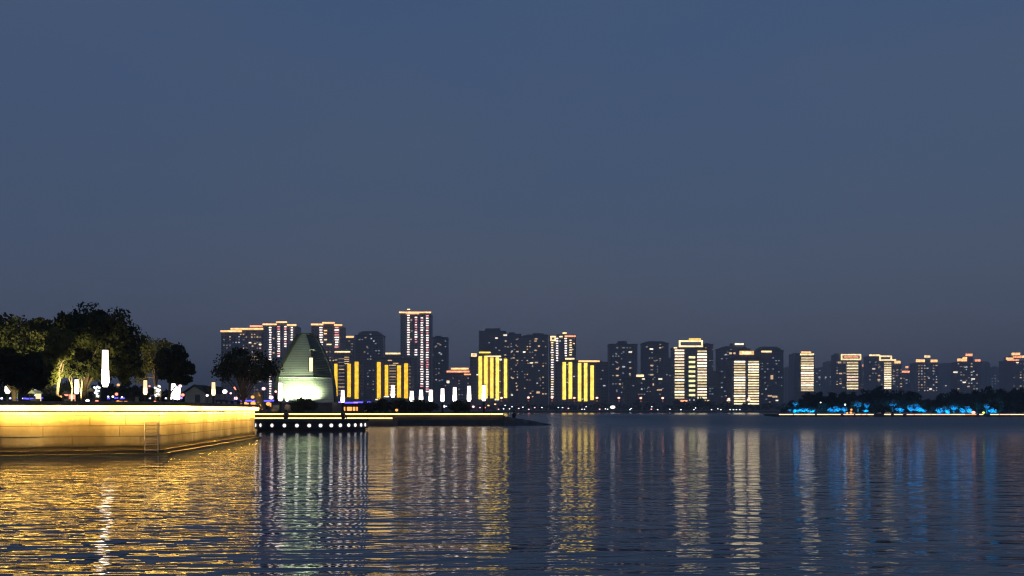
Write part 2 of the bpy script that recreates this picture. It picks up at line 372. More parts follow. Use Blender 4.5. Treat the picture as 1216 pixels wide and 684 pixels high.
# --- stone lake wall: coursed blocks with open joints, coping and light strip tucked behind the coping's lip
def offset_line(pts, w):
    """the polyline shifted w metres to its right, with mitred corners"""
    P = [Vector(p) for p in pts]; out = []
    for i, p in enumerate(P):
        ns = []
        for a, b in ((i-1, i), (i, i+1)):
            if 0 <= a and b < len(P):
                d = (P[b]-P[a]).normalized(); ns.append(Vector((d.y, -d.x)))
        n = sum(ns, Vector((0, 0))).normalized()
        out.append(p + n*(w/max(0.2, n.dot(ns[0]))))
    return out
def lake_wall():
    R = random.Random(5)
    t = thing('lake_wall', 'long pale stone retaining wall glowing amber under its coping strip light', 'wall', (-20, 45, 0))
    core, blk, cop, foot, led, pan, bck = (MB() for _ in range(7))
    def piece(m, i, f0, f1, w0, w1, z0, z1, gap=0.0):
        A, B = offset_line(WALL, w0), offset_line(WALL, w1); L_ = (B[i+1]-B[i]).length
        g = gap/L_; f0 += g; f1 -= g
        m.prism([tuple(A[i].lerp(A[i+1], f0)), tuple(B[i].lerp(B[i+1], f0)), tuple(B[i].lerp(B[i+1], f1)), tuple(A[i].lerp(A[i+1], f1))], z0, z1)
    for i in range(3):
        L_ = (Vector(WALL[i])-Vector(WALL[i+1])).length
        piece(core, i, 0, 1, -0.30, -0.03, -0.9, 2.40)
        zs = [0.02, 0.42, 0.92, 1.44, 1.93, 2.415]
        for r in range(5):
            u = 0.0 if r % 2 else -R.uniform(0, 1.2)
            while u < L_:
                v = u + R.uniform(1.3, 3.4); a, b = max(0.0, u), min(L_, v)
                if L_ - b < 0.6: b = L_; v = L_
                piece(blk, i, a/L_, b/L_, -0.06, 0.03 + R.uniform(-0.009, 0.009), zs[r]+0.015, zs[r+1]-0.015, 0.014 if b < L_ else 0.004)
                u = v
        n = max(1, round(L_/2.4))
        for k in range(n):
            piece(cop, i, k/n, (k+1)/n, -0.55, 0.42, 2.43, 2.62, 0.005)
        n = max(1, round(L_/1.2))
        for k in range(n): piece(led, i, k/n, (k+1)/n, 0.21, 0.26, 2.165, 2.20, 0.01); piece(pan, i, k/n, (k+1)/n, 0.322, 0.345, 2.175, 2.418, 0.004); piece(bck, i, k/n, (k+1)/n, 0.295, 0.318, 2.085, 2.424, 0.0)
        piece(foot, i, 0, 1, -0.1, 0.55, -0.9, 0.10); piece(foot, i, 0, 1, -0.099, 0.28, -0.89, 0.26)
    core.build('wall_core', CONC, t); blk.build('stone_courses', STONE, t)
    cop.build('coping', COPING, t); foot.build('footing', STONE, t)
    led.build('strip_light', G_STRIP, t); pan.build('fascia_light', G_FASCIA, t); bck.build('fascia_backing', RENDERW, t)
lake_wall()

def ladder():
    Y0 = 45.9; x = -17.62
    t = thing('wall_ladder', 'steel rung ladder fixed at the corner of the stone lake wall', 'ladder', (x, Y0, 0.3))
    # stands on the return face, seen nearly edge on: set just past the corner
    d = (Vector(WALL[3]) - Vector(WALL[2])).normalized(); r = Vector((d.y, -d.x))
    a = Vector(WALL[2]) + d*0.35 + r*0.16; 
    c = Vector((-17.74, 45.62)); n = Vector((0.28, -0.96)).normalized(); s = Vector((0.96, 0.28)).normalized()
    c = c + n*0.22
    for k in (-1, 1):
        p = c + s*0.30*k
        MB().tube([(p.x, p.y, 0.12), (p.x, p.y, 1.62)], 0.028, 8).build('rail', STEEL, t)
        MB().tube([(p.x, p.y, 1.55), (p.x - n.x*0.3, p.y - n.y*0.3, 1.55)], 0.024, 6).build('bracket', STEEL, t)
    for i in range(6):
        z = 0.22 + i*0.265; p, q = c - s*0.30, c + s*0.30
        MB().obox(p, q, -0.05, 0.05, z, z+0.045).build('rung', STEEL, t)
ladder()

# --- jetty: embankment with two strip-lit tiers and a dark rock spit
JY = 134.0
tag(MB().prism([(-41.9, JY+0.3), (-1.5, JY+0.3), (-3, JY+16), (-33, JY+30), (-36, 300), (-41.9, 300)], -1.0, 1.62).build('jetty_ground', PAVE), kind='structure')
def jetty_wall():
    t = thing('jetty_wall', 'low dark embankment wall across the water with two thin lines of amber light', 'wall', (-18, JY, 0))
    b = MB().box(-41.9, -1.2, JY, JY+0.28, -0.9, 1.60)
    b.vprism([(-41.9, -0.9), (-1.2, -0.9), (-1.2, 0.8), (-41.9, 0.8)], JY-0.9, JY-0.01)
    b.build('wall_face', CONC, t)
    MB().box(-41.9, -1.2, JY-0.25, JY+0.6, 1.74, 1.86).build('coping', CONC, t)
    led = MB()
    x = -41.5
    while x < -1.6:
        led.box(x, min(x+2.35, -1.3), JY-0.20, JY-0.02, 1.56, 1.72); x += 2.4
    led.build('strip_light', G_STRIP2, t)
    MB().box(-41.9, wx(467, JY-6), JY-6, JY-0.92, -0.9, 1.06).build('lower_step', CONC, t)
    led = MB(); x = -41.5; xe = wx(466, JY-6)
    while x < xe - 0.3:
        led.box(x, min(x+2.35, xe), JY-6.16, JY-6.02, 1.02, 1.17); x += 2.4
    led.build('strip_light', G_STRIP2, t)
jetty_wall()
def spit():
    R = random.Random(3); m = MB(); nx, ny = 46, 10
    x0, x1 = -3.0, 5.6
    V = []
    for i in range(nx+1):
        u = i/nx; x = x0 + (x1-x0)*u
        hgt = 1.55*(1-u)**0.85 + 0.05 if u > 0.02 else 1.55
        for j in range(ny+1):
            v = j/ny; prof = math.sin(math.pi*min(1, max(0, v)))**0.6
            z = -0.4 + (hgt+0.4)*prof + R.uniform(-0.07, 0.07)*prof
            V.append((x + R.uniform(-.05,.05), JY-1.6 + u*1.0 + v*(9*(1-u)+1.2), z))
    m.v = V
    for i in range(nx):
        for j in range(ny):
            a = i*(ny+1)+j; m.f.append((a, a+ny+1, a+ny+2, a+1))
    tag(m.build('rock_spit', ROCK), kind='structure')
spit()

# --- round viewing platform with fascia lights
def platform():
    cx, cy, r = -20.95, 97.0, 5.8
    t = thing('viewing_platform', 'round dark viewing platform over the water ringed with round white lights', 'platform', (cx, cy, 0))
    n = 72
    ring = lambda rr: [(cx + rr*math.sin(2*math.pi*k/n), cy - rr*math.cos(2*math.pi*k/n)) for k in range(n)]
    MB().prism(ring(r-0.25), -0.9, 0.28).build('plinth', CONC, t)
    MB().prism(ring(r), 0.30, 1.05).build('fascia', DARKMETAL, t)
    MB().prism(ring(r+0.12), 1.06, 1.24).build('deck', CONC, t)
    for sv in (308, 313, 322, 338.5, 354, 368.5, 382, 394, 405, 414, 422, 428, 433, 436):
        s = max(-0.985, min(0.99, (sv - 371)/66.0)); a = math.asin(s)
        o = MB()
        dx, dy = math.sin(a), -math.cos(a)
        px, py = cx + dx*(r+0.01), cy + dy*(r+0.01)
        o.tube([(px, py, 0.68), (px+dx*0.05, py+dy*0.05, 0.68)], 0.18, 14)
        o.build('fascia_light', G_DISC, t)
    # walkway back to the bank
    MB().box(-33, -22, 100, 103, 0.6, 1.04).build('walkway', CONC, t)
platform()

# ------------------------------------------------------------------ trees
def leaves_mb(ells, n, size, seed, clump=0.2, nclump=40, shell=(0.62, 1.0), flat=0.0):
    R = random.Random(seed); m = MB(); tot = sum(e[6] for e in ells)
    cl = []
    for e in ells:
        for _ in range(max(6, int(nclump*e[6]/tot))):
            while True:
                v = Vector((R.gauss(0,1), R.gauss(0,1), R.gauss(0,1)))
                if v.length > 0.1: break
            v.normalize(); k = R.uniform(*shell)
            if v.z < -0.35: k *= R.uniform(0.6, 1.0)
            cl.append((Vector((e[0]+v.x*e[3]*k, e[1]+v.y*e[4]*k, e[2]+v.z*e[5]*k)), clump*min(e[3], e[5])*R.uniform(0.6, 1.35)))
    for i in range(n):
        c, s = cl[R.randrange(len(cl))]
        while True:
            d = Vector((R.uniform(-1, 1), R.uniform(-1, 1), R.uniform(-1, 1)))
            if d.length <= 1: break
        if R.random() < 0.05: d *= R.uniform(1.0, 1.55)
        p = c + Vector((d.x*s*1.7, d.y*s*1.7, d.z*s*1.25))
        q = Euler((R.uniform(0, 6.28), R.uniform(0, 6.28), R.uniform(0, 6.28))).to_matrix()
        a = size*R.uniform(0.55, 1.3); b = a*R.uniform(0.45, 0.8)
        k = len(m.v)
        for u, v_ in ((-a, 0), (0, -b), (a, 0), (0, b)): m.v.append(tuple(p + q @ Vector((u, v_, 0.12*a if u else 0))))
        m.f.append((k, k+1, k+2, k+3))
    return m, cl
def build_leaves(m, name, mat, parent):
    o0 = ORG[parent.name]; me = bpy.data.meshes.new(name)
    me.from_pydata([tuple(Vector(v)-o0) for v in m.v], [], m.f); me.materials.append(mat)
    o = bpy.data.objects.new(name, me); COL.objects.link(o); o.parent = parent; ORG[o.name] = o0
    return o
def trunk_mb(base, top, r, targets, seed, nb=9):
    R = random.Random(seed); m = MB(); base = Vector(base); top = Vector(top)
    pts = [base.lerp(top, k/5) + Vector((R.uniform(-1,1), R.uniform(-1,1), 0))*r*0.5*(k > 0) for k in range(6)]
    m.tube(pts, [r*(1.25 if k == 0 else 1-0.12*k) for k in range(6)], 9)
    for i in range(nb):
        tgt = targets[R.randrange(len(targets))]; st = pts[R.choice((2, 3, 4, 5))]
        mid = st.lerp(tgt, 0.5) + Vector((R.uniform(-.3,.3), R.uniform(-.3,.3), (tgt-st).length*0.12))
        m.tube([st, st.lerp(mid, .5)+Vector((0,0,.05)), mid, mid.lerp(tgt, .6), tgt], [r*.5, r*.4, r*.3, r*.2, r*.06], 6)
    return m
def tree(label, Y, ells, trunk, n, size, seed, leaf=LEAF, bark=BARK, clump=0.2, nclump=46, nb=10, name='tree', depth=0.85, shell=(0.62,1.0), ground=GZ, cat='tree', group=None):
    """ells: crown lobes (px, py, rx, ry) as measured at distance Y; trunk: (base px, top px, top py, radius m)"""
    E = []
    for (px, py, rx, ry) in ells:
        k = Y/F; E.append((wx(px, Y), Y, wz(py, Y), rx*k, rx*k*depth, ry*k, rx*ry))
    bx, tx, ty, r = trunk
    t = thing(name, label, cat, (wx(bx, Y), Y, ground), group)
    m, cl = leaves_mb(E, n, size, seed, clump, nclump, shell)
    build_leaves(m, 'crown', leaf, t)
    trunk_mb((wx(bx, Y), Y, ground-0.1), (wx(tx, Y), Y, wz(ty, Y)), r, [c for c, s in cl], seed, nb).build('trunk', bark, t, smooth=True)
    return t
def spot(name, loc, to, power, col, size=70, blend=0.6, rad_=0.12):
    l = bpy.data.lights.new(name, 'SPOT'); l.energy = power; l.color = col; l.spot_size = rad(size); l.spot_blend = blend; l.shadow_soft_size = rad_
    o = bpy.data.objects.new(name, l); COL.objects.link(o); o.location = loc
    o.rotation_euler = (Vector(to)-Vector(loc)).to_track_quat('-Z', 'Y').to_euler(); return o

tree('broad dark green tree at the left edge with a rounded top', 88, [(-22,418,40,46),(18,410,40,38),(48,410,34,36),(30,436,56,30),(60,430,28,30)], (15,18,440,0.28), 42000, 0.17, 11, nclump=260, shell=(0.35,0.93), clump=0.2)
tree('largest dark domed tree behind the tall glowing lantern column', 84, [(104,404,36,38),(128,408,36,40),(146,424,22,36),(84,412,28,42),(112,434,52,26),(154,440,15,24)], (100,104,440,0.30), 48000, 0.17, 12, nclump=300, shell=(0.35,0.93), clump=0.2)
tree('low black bushy tree in front of the left edge tree', 72, [(25,440,30,28),(8,436,22,26),(45,448,16,20)], (25,25,455,0.2), 15000, 0.14, 13, nclump=80, shell=(0.45,0.95))
tree('yellow green floodlit tree between the low black tree and the domed tree', 78, [(66,420,13,26),(60,445,11,16),(76,412,11,22),(72,398,12,10)], (69,68,440,0.17), 7000, 0.13, 14, leaf=LEAFY, bark=PALEBARK, nclump=70, clump=0.32)
tree('thin yellow brown tree with its branches lit from below', 102, [(180,425,16,22),(168,434,11,24),(190,414,12,12),(174,410,10,9)], (184,184,440,0.16), 4200, 0.13, 15, leaf=LEAFY, bark=PALEBARK, nclump=60, nb=18, clump=0.4)
tree('small round black tree beside the little gabled house', 96, [(206,433,22,22),(217,446,14,17),(196,442,13,21)], (200,203,445,0.18), 15000, 0.15, 16, nclump=80, shell=(0.45,0.95))
tree('wide umbrella shaped tree with bare forking limbs showing', 112, [(290,432,28,14),(268,444,14,12),(314,441,17,14),(284,424,16,8),(300,446,18,8)], (288,288.5,466,0.17), 5600, 0.15, 17, nclump=90, nb=26, clump=0.42)
for i, (px, w_, tp) in enumerate(((-6,26,452),(14,24,455),(36,26,453),(60,24,456),(84,26,452),(106,24,454),(130,26,450),(152,24,453),(170,20,459),(196,22,460),(214,18,464))):
    tree('dark tree in the row closing off the back of the promenade', 176, [(px,(tp+484)/2,w_*0.6,(484-tp)/2),(px+w_*.3,(tp+488)/2,w_*0.4,(480-tp)/2)], (px,px,474,0.16), 2600, 0.30, 120+i, nclump=30, shell=(0.3,0.95), name='tree', group='trees at the back of the promenade', nb=5)
for i, (px, lab) in enumerate(((85, 'slim bare orange lit trunk left of the second lantern column'), (96.5, 'slim pale orange lit trunk right of the second lantern column'))):
    tree(lab, 78, [(px, 442, 5, 8)], (px, px+0.5, 446, 0.07), 420, 0.12, 20+i, bark=PALEBARK, nclump=8, nb=5, clump=0.4)
WG = (1.0, 0.86, 0.40)
for (p0, Y0, z0), (p1, Y1, py1), pw, c_, an in (((50,74,0.3),(66,78,415),90,(1,.80,.32),60), ((183,98,0.3),(178,102,425),1700,(1,.68,.34),75), ((91,75,0.2),(91,78,450),25,(1,.55,.25),80),
        ((40,80,1.2),(25,88,400),6500,WG,90), ((84,76,0.4),(88,84,400),6000,WG,64), ((60,81.5,1.0),(72,86,395),3200,WG,90), ((150,78,0.4),(140,84,435),500,WG,80), ((300,104,0.3),(292,112,440),300,(1,.8,.6),80)):
    spot('tree_uplight', (wx(p0,Y0), Y0, GZ+z0), (wx(p1,Y1), Y1, wz(py1,Y1)), pw, c_, an)

def bush(label, Y, ells, n, size, seed, ground, leaf=LEAF, name='bush', group=None, depth=0.8):
    E = [(wx(px,Y), Y, wz(py,Y), rx*Y/F, rx*Y/F*depth, ry*Y/F, rx*ry) for px,py,rx,ry in ells]
    t = thing(name, label, 'shrub', (wx(ells[0][0],Y), Y, ground), group)
    m, cl = leaves_mb(E, int(n*1.5), size, seed, 0.36, 24*len(E), (0.0, 0.9)); build_leaves(m, 'foliage', leaf, t)
    st = MB(); R = random.Random(seed); b = Vector((wx(ells[0][0],Y), Y, ground-0.05))
    for k in range(6): st.tube([b, b.lerp(cl[R.randrange(len(cl))][0], 0.9)], [0.04, 0.012], 5)
    st.build('stem', BARK, t)
    return t
bush('clipped black bush at the foot of the floodlit monument', 141, [(351,482,8,8),(360,481,9,8),(369,482,8,8)], 5200, 0.14, 31, 1.62)
bush('long black hedge behind the row of white lanterns', 143, [(440,483,9,8),(453,482,10,9),(468,483,11,8),(482,482,11,9),(497,483,11,8),(510,484,9,7)], 11000, 0.15, 32, 1.62, name='hedge')
bush('small rounded black bush under the right hand lanterns', 143, [(541,483,7,7),(549,483,8,7)], 3000, 0.14, 33, 1.62)
bush('low dark mound of shrub on the promenade near the second lantern', 66, [(60,475,8,5),(68,476,6,5)], 2200, 0.1, 34, GZ)

# ------------------------------------------------------------------ lantern columns
UP = {'lantern_white': glow('lantern_upper', (1.0, 0.82, 0.72), 2.0, True), 'tall_lantern_white': glow('tall_lantern_upper', (1.0, 0.80, 0.62), 2.2, True), 'lantern_cream': glow('lantern_cream_upper', (1.0, 0.74, 0.42), 1.3, True)}
def lantern(label, px, y0, y1, Y, wpx, mat, ground=GZ, group='tube lantern columns along the waterside'):
    x = wx(px, Y); zt, zb = wz(y0, Y), wz(y1, Y); r = wpx*Y/F/2
    t = thing('lantern_column', label, 'lamp', (x, Y, ground), group)
    MB().box(x-0.22, x+0.22, Y-0.22, Y+0.22, ground, ground+0.18).build('base', DARKMETAL, t)
    MB().tube([(x,Y,ground+0.18),(x,Y,zb-0.06)], r*0.55, 8).build('pole', DARKMETAL, t)
    zm = zb+(zt-zb)*0.45
    tb = MB().tube([(x,Y,zm+0.004),(x,Y,zt-0.04)], [r*0.92, r*0.8], 12).build('lamp_tube', UP[mat.name], t)
    MB().tube([(x,Y,zb-0.02),(x,Y,zb+(zt-zb)*0.12),(x,Y,zm)], [r*0.6, r, r*0.92], 12).build('lamp_core', mat, tb)
    MB().tube([(x,Y,zt-0.03),(x,Y,zt+0.05)], r*1.02, 12).build('cap', DARKMETAL, tb)
    MB().tube([(x,Y,zb-0.08),(x,Y,zb-0.03)], r*0.8, 12).build('collar', DARKMETAL, tb)
    return t
lantern('tallest white lantern column, in front of the large domed tree', 125, 415, 459, 58, 8.6, G_LAMPB)
lantern('white lantern column at the left edge under the dark trees', 9, 447, 467, 96, 6, G_LAMP)
lantern('white lantern column between two slim orange lit trunks', 91, 450, 467.5, 74, 5.5, G_LAMP)
lantern('cream lantern column beside the thin yellow brown tree', 172.5, 451, 468.5, 92, 5, G_LAMPW)
lantern('cream lantern column right of the little gabled house', 253.5, 453.5, 469.5, 120, 5, G_LAMPW)
lantern('white lantern column at the left foot of the floodlit monument', 333, 454, 476, 136, 6, G_LAMP, 1.62)
lantern('white lantern column above the blue lined pavilion roof', 407, 463, 478, 150, 5, G_LAMP, 1.62)
lantern('white lantern column before the left yellow striped building', 466.5, 457, 472, 146, 5, G_LAMP, 1.62)
for px, a, b, lab in ((489,464,476.5,'shortest white lantern, left end of the close row behind the hedge'), (500,462.5,477,'white lantern second in the close row behind the hedge'),
                      (511.5,462.5,477,'white lantern third in the close row behind the hedge'), (525.5,461,477,'white lantern just right of the hedge end'),
                      (540,459.5,477,'pinkish white lantern over the small rounded bush, nearer the hedge'), (557,458,476.5,'white lantern over the right side of the small rounded bush'),
                      (574.5,457,476,'rightmost white lantern, in front of the bright yellow striped block')):
    lantern(lab, px, a, b, 147, 5.2, G_LAMP, 1.62)

# ------------------------------------------------------------------ floodlit monument
def monument():
    Y = 150.0; P = lambda px, py: (wx(px, Y), wz(py, Y))
    t = thing('monument', 'tall curved wedge shaped monument floodlit greenish white at its foot', 'monument', (wx(361,Y), Y, 1.62))
    L_ = [(330,478),(330,462),(330.6,450),(333,440),(339,428.8),(345,418),(351,407.2),(356.7,396.8)]
    R_ = [(366.8,396.8),(371.5,404),(375.5,411),(379.5,420),(384,431),(388,445),(390.4,460),(391.4,478)]
    zb, zt = wz(478, Y), wz(396.8, Y)
    def edge(pts, z):
        q = sorted([P(*p) for p in pts], key=lambda a: a[1])
        for a, b in zip(q, q[1:]):
            if a[1] <= z <= b[1] + 1e-6: return a[0] + (b[0]-a[0])*(z-a[1])/max(1e-6, b[1]-a[1])
        return q[-1][0] if z > q[-1][1] else q[0][0]
    # front shell of horizontal boards, wrapping away towards its right side
    bow = lambda u: 0.25*math.sin(math.pi*u) - 40*max(0.0, u-0.70)**2
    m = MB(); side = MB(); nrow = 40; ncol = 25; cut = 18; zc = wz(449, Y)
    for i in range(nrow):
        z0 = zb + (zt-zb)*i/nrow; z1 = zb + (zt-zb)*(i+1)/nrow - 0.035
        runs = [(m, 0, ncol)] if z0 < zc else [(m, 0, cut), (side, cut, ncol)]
        for mb, j0, j1 in runs:
            k = len(mb.v); nj = j1-j0
            for (z, out) in ((z0, 0.05), (z1, 0.0)):
                xl, xr = edge(L_, z), edge(R_, z)
                for j in range(j0, j1+1):
                    u = j/ncol; mb.v.append((xl+(xr-xl)*u, Y - bow(u) - out, z))
            for j in range(nj): mb.f.append((k+j, k+j+1, k+nj+2+j, k+nj+1+j))
    m.build('front_shell', PANEL, t); side.build('shaded_shell_side', DARKPANEL, t)  # darker colour on the shell's upper right paints the shade of its turned-away side
    prof = [P(*p) for p in L_] + [P(a-1.2, b) for a, b in R_]
    MB().vprism(prof, Y+5.6, Y+7.4).build('core', DARKPANEL, t)
    rim = MB(); pl = [P(*p) for p in L_]
    for (a, b) in zip(pl, pl[1:]):
        rim.vprism([(a[0]-0.52, a[1]), (a[0]+0.05, a[1]), (b[0]+0.05, b[1]), (b[0]-0.52, b[1])], Y-0.35, Y+7.6)
    rim.build('left_rim', pbr('black_cladding', (0.012, 0.013, 0.013), 0.7, 0.2, 1), t)
    MB().box(wx(356.4,Y), wx(368,Y), Y-0.3, Y+7.5, zt+0.02, zt+0.2).build('top_cap', DARKPANEL, t)
    MB().box(wx(367.9,Y), wx(371.9,Y), Y-0.42, Y+0.2, wz(441,Y), wz(425,Y)).build('lit_slot', G_SLOT, t)
    for a, b in ((366.9, 367.8), (372.0, 372.9)):
        MB().box(wx(a,Y), wx(b,Y), Y-0.44, Y+0.2, wz(441.6,Y), wz(424.4,Y)).build('slot_frame', DARKMETAL, t)
    MB().box(wx(368,Y), wx(374,Y), Y-0.45, Y+0.2, wz(415.6,Y), wz(415,Y)).build('ledge', PANEL, t)
    sc_ = MB(); z = wz(449,Y); xl, xr = edge(L_, z), edge(R_, z)
    for j in range(20):
        u0, u1 = j/20, (j+1)/20
        sc_.prism([(xl+(xr-xl)*u0, Y-bow(u0)-0.14), (xl+(xr-xl)*u1, Y-bow(u1)-0.14), (xl+(xr-xl)*u1, Y-bow(u1)+0.1), (xl+(xr-xl)*u0, Y-bow(u0)+0.1)], z, z+0.14)
    sc_.build('string_course', PANEL, t)
    MB().box(wx(327,Y), wx(398,Y), Y-2.4, Y+7.8, 1.62, wz(478.1,Y)).build('plinth', CONC, t)
monument()
FL = (0.88, 1.0, 0.62)
for px in (342, 347, 352, 357, 362, 367, 372, 377, 382):            # close floods in a row on the plinth
    spot('floodlight', (wx(px,149), 148.5, wz(477.2,150)), (wx(px,150), 149.6, wz(460,150)), 1400, FL, 112, 0.9, 0.1)
for px in (338, 345):                                          # two set further off throw a weaker wash up the shell
    spot('floodlight', (wx(px,147), 144.6, 2.2), (wx(px+6,150), 149.6, wz(437,150)), 1900, FL, 60, 1.0, 0.1)

# ------------------------------------------------------------------ pavilions with blue roof lines
def pavilion(label, xa, xb, Y, lanterns, ye=477.5, ground=GZ):
    x0, x1 = wx(xa, Y), wx(xb, Y); z1 = wz(ye-0.5, Y); z0 = wz(ye+1.6, Y); D = 7
    t = thing('lakeside_pavilion', label, 'building', ((x0+x1)/2, Y, ground))
    MB().box(x0, x1, Y+3.0, Y+D, ground, z0).build('back_wall', CONC, t)
    MB().box(x0-0.4, x1+0.4, Y-0.3, Y+D+0.4, z0, z0+0.28).build('roof', ROOFTILE, t)
    R_ = random.Random(int(xa*7)); u = x0-0.4
    while u < x1+0.3:
        v = min(x1+0.4, u + R_.uniform(0.5, 2.6)); dz = R_.uniform(-0.05, 0.05)
        MB().box(u, v, Y-0.48, Y-0.32, z0+0.06+dz, z1+dz).build('roof_light', R_.choice((G_BLUE, G_BLUE, G_VIO)), t); u = v + R_.choice((0.05, 0.05, 0.35, 0.9))

    n = max(2, int((x1-x0)/2.6))
    for k in range(n+1):
        x = x0 + 0.1 + (x1-x0-0.2)*k/n
        MB().box(x-0.09, x+0.09, Y, Y+0.18, ground, z0).build('post', DARKMETAL, t)
    for px in lanterns:
        x = wx(px, Y); zc = (z0*0.55 + ground*0.45) if ground > 2 else z0 - 1.2
        MB().box(x-0.5, x+0.5, Y+2.9, Y+2.98, zc-0.3, zc+0.5).build('lit_window', G_ORA, t)
    return t
pavilion('long low pavilion with a blue lit roof edge and orange windows below', 377, 438, 190, (385,391,397,404,412,419,434), 477.5, 1.62)
pavilion('blue edged pavilion seen between the tan pillar and the monument', 314, 345, 200, (319,343), 475.5)
pavilion('blue edged pavilion behind the umbrella shaped tree', 274, 309, 200, (279,288,301), 475.5)
pavilion('blue edged pavilion under the thin tree, near the white glowing sign', 160, 220, 180, (178,187,196), 472.5)
pavilion('blue edged pavilion behind the tallest lantern column', 128, 147, 170, (135,140), 472.5)
pavilion('blue edged pavilion at the far left below the dark trees', -10, 56, 150, (6,48), 472.8)

# ------------------------------------------------------------------ gabled house
def house():
    Y = 150.0; t = thing('gabled_house', 'little grey gabled house with a dark tiled roof on the promenade', 'house', (wx(231,Y), Y, GZ))
    xl, xr, xe = wx(219.5,Y), wx(243.5,Y), wx(249.5,Y); zr, ze = wz(458,Y), wz(466.5,Y); xm = wx(231,Y)
    MB().vprism([(xl,GZ),(xr,GZ),(xr,ze),(xm,zr-0.1),(xl,ze)], Y, Y+6).build('wall', RENDERW, t)
    MB().box(xr, xe, Y+1.4, Y+5.6, GZ, ze-0.1).build('side_wing', RENDERW, t)
    rf = MB()
    e = 0.3
    rf.vprism([(xl-e,ze-0.14),(xm,zr),(xm,zr+0.2),(xl-e-0.05,ze+0.06)], Y-0.35, Y+6.3)
    rf.vprism([(xm+.003,zr),(xr+e,ze-0.14),(xr+e+0.05,ze+0.06),(xm+.003,zr+0.2)], Y-0.35, Y+6.3)
    rf.build('roof', ROOFTILE, t)
    MB().vprism([(xr,ze-0.08),(xe+0.3,ze-0.08),(xe+0.2,zr-0.05),(xr-1.0,zr-0.05)], Y+1.1, Y+5.9).build('wing_roof', ROOFTILE, t)
    wn = MB().box(xm+0.1, xm+0.9, Y-0.06, Y+0.05, GZ+0.9, GZ+2.3).build('window', DARKPANEL, t)
    MB().box(xm+0.03, xm+0.97, Y-0.1, Y-0.02, GZ+0.78, GZ+0.88).build('sill', RENDERW, wn)
house()
spot('yard_light', (wx(252,140), 143, GZ+2.2), (wx(231,150), 150, GZ+1.5), 60, (1.0, 0.9, 0.6), 110)

# ------------------------------------------------------------------ tan pillar, boulders, bench, balustrade at the wall's end
def tan_pillar():
    Y = 75.0; P = lambda px, py: (wx(px,Y), wz(py,Y))
    t = thing('stone_pillar', 'leaning tan stone pillar at the right end of the lake wall', 'pillar', (wx(308,Y), Y, GZ))
    MB().vprism([P(303.5,486),P(312.5,486),P(310.5,475),P(309,467),P(301.5,467),P(303.5,476)], Y, Y+0.7).build('shaft', TAN, t)
    MB().vprism([P(300.9,467),P(309.4,467),P(309.0,465.8),P(301.2,465.8)], Y-0.05, Y+0.75).build('cap', TAN, t)
tan_pillar()
spot('pillar_light', (wx(304,72), 72.2, GZ+0.3), (wx(306,75), 75, GZ+0.9), 14, (1, 0.7, 0.3), 90)
def boulder(label, px, py, wpx, hpx, Y, mat, seed, ground):
    R = random.Random(seed); bm = bmesh.new(); bmesh.ops.create_icosphere(bm, subdivisions=2, radius=1)
    for v in bm.verts: v.co *= R.uniform(0.82, 1.12); v.co = Vector((v.co.x*wpx*Y/F/2, v.co.y*wpx*Y/F/2.4, v.co.z*hpx*Y/F/2))
    me = bpy.data.meshes.new('boulder'); bm.to_mesh(me); bm.free(); me.materials.append(mat)
    o = bpy.data.objects.new('boulder', me); COL.objects.link(o); o.location = (wx(px,Y), Y, wz(py,Y)); tag(o, label, 'boulder'); ORG[o.name] = o.location.copy()
boulder('lit cream boulder on the bank right of the tan pillar', 326, 487, 9, 5, 131.5, TAN, 1, 1.1)
boulder('dull tan boulder at the foot of the white lantern by the monument', 341.5, 484.5, 8, 9, 138, TAN, 2, 1.6)
boulder('dark flat boulder right behind the tan pillar base', 314, 488.5, 10, 3.6, 131, ROCK, 3, 1.1)
spot('bank_light', (wx(327,128), 128.6, 1.5), (wx(327,132), 132, 2.1), 30, (1, 0.8, 0.35), 100)
def bench():
    Y = 137.0; x0, x1 = wx(322.5,Y), wx(332.5,Y); t = thing('bench', 'grey slab bench behind the lit cream boulder', 'bench', (wx(327,Y), Y, 1.62))
    MB().box(x0, x1, Y, Y+0.6, 2.22, 2.35).build('seat', RENDERW, t)
    MB().box(x0, x1, Y+0.62, Y+0.74, 2.2, 2.95).build('backrest', RENDERW, t)
    for x in (x0+0.15, x1-0.15): MB().box(x-0.07, x+0.07, Y+0.05, Y+0.55, 1.62, 2.22).build('leg', DARKMETAL, t)
bench()
def balustrade():
    Y = 100.0; t = thing('balustrade', 'low dark balustrade with four pale square panels behind the wall coping', 'railing', (wx(268,Y), Y, GZ))
    MB().box(wx(256,Y), wx(285,Y), Y, Y+0.3, GZ, wz(475.6,Y)).build('wall', DARKPANEL, t)
    MB().box(wx(255.5,Y), wx(285.5,Y), Y-0.08, Y+0.38, wz(475.5,Y), wz(474.6,Y)).build('rail', DARKPANEL, t)
    for px in (259.5, 266, 272.5, 279.5):
        MB().box(wx(px-1.8,Y), wx(px+1.8,Y), Y-0.05, Y-0.003, wz(480,Y), wz(477,Y)).build('panel', RENDERW, t)
balustrade()

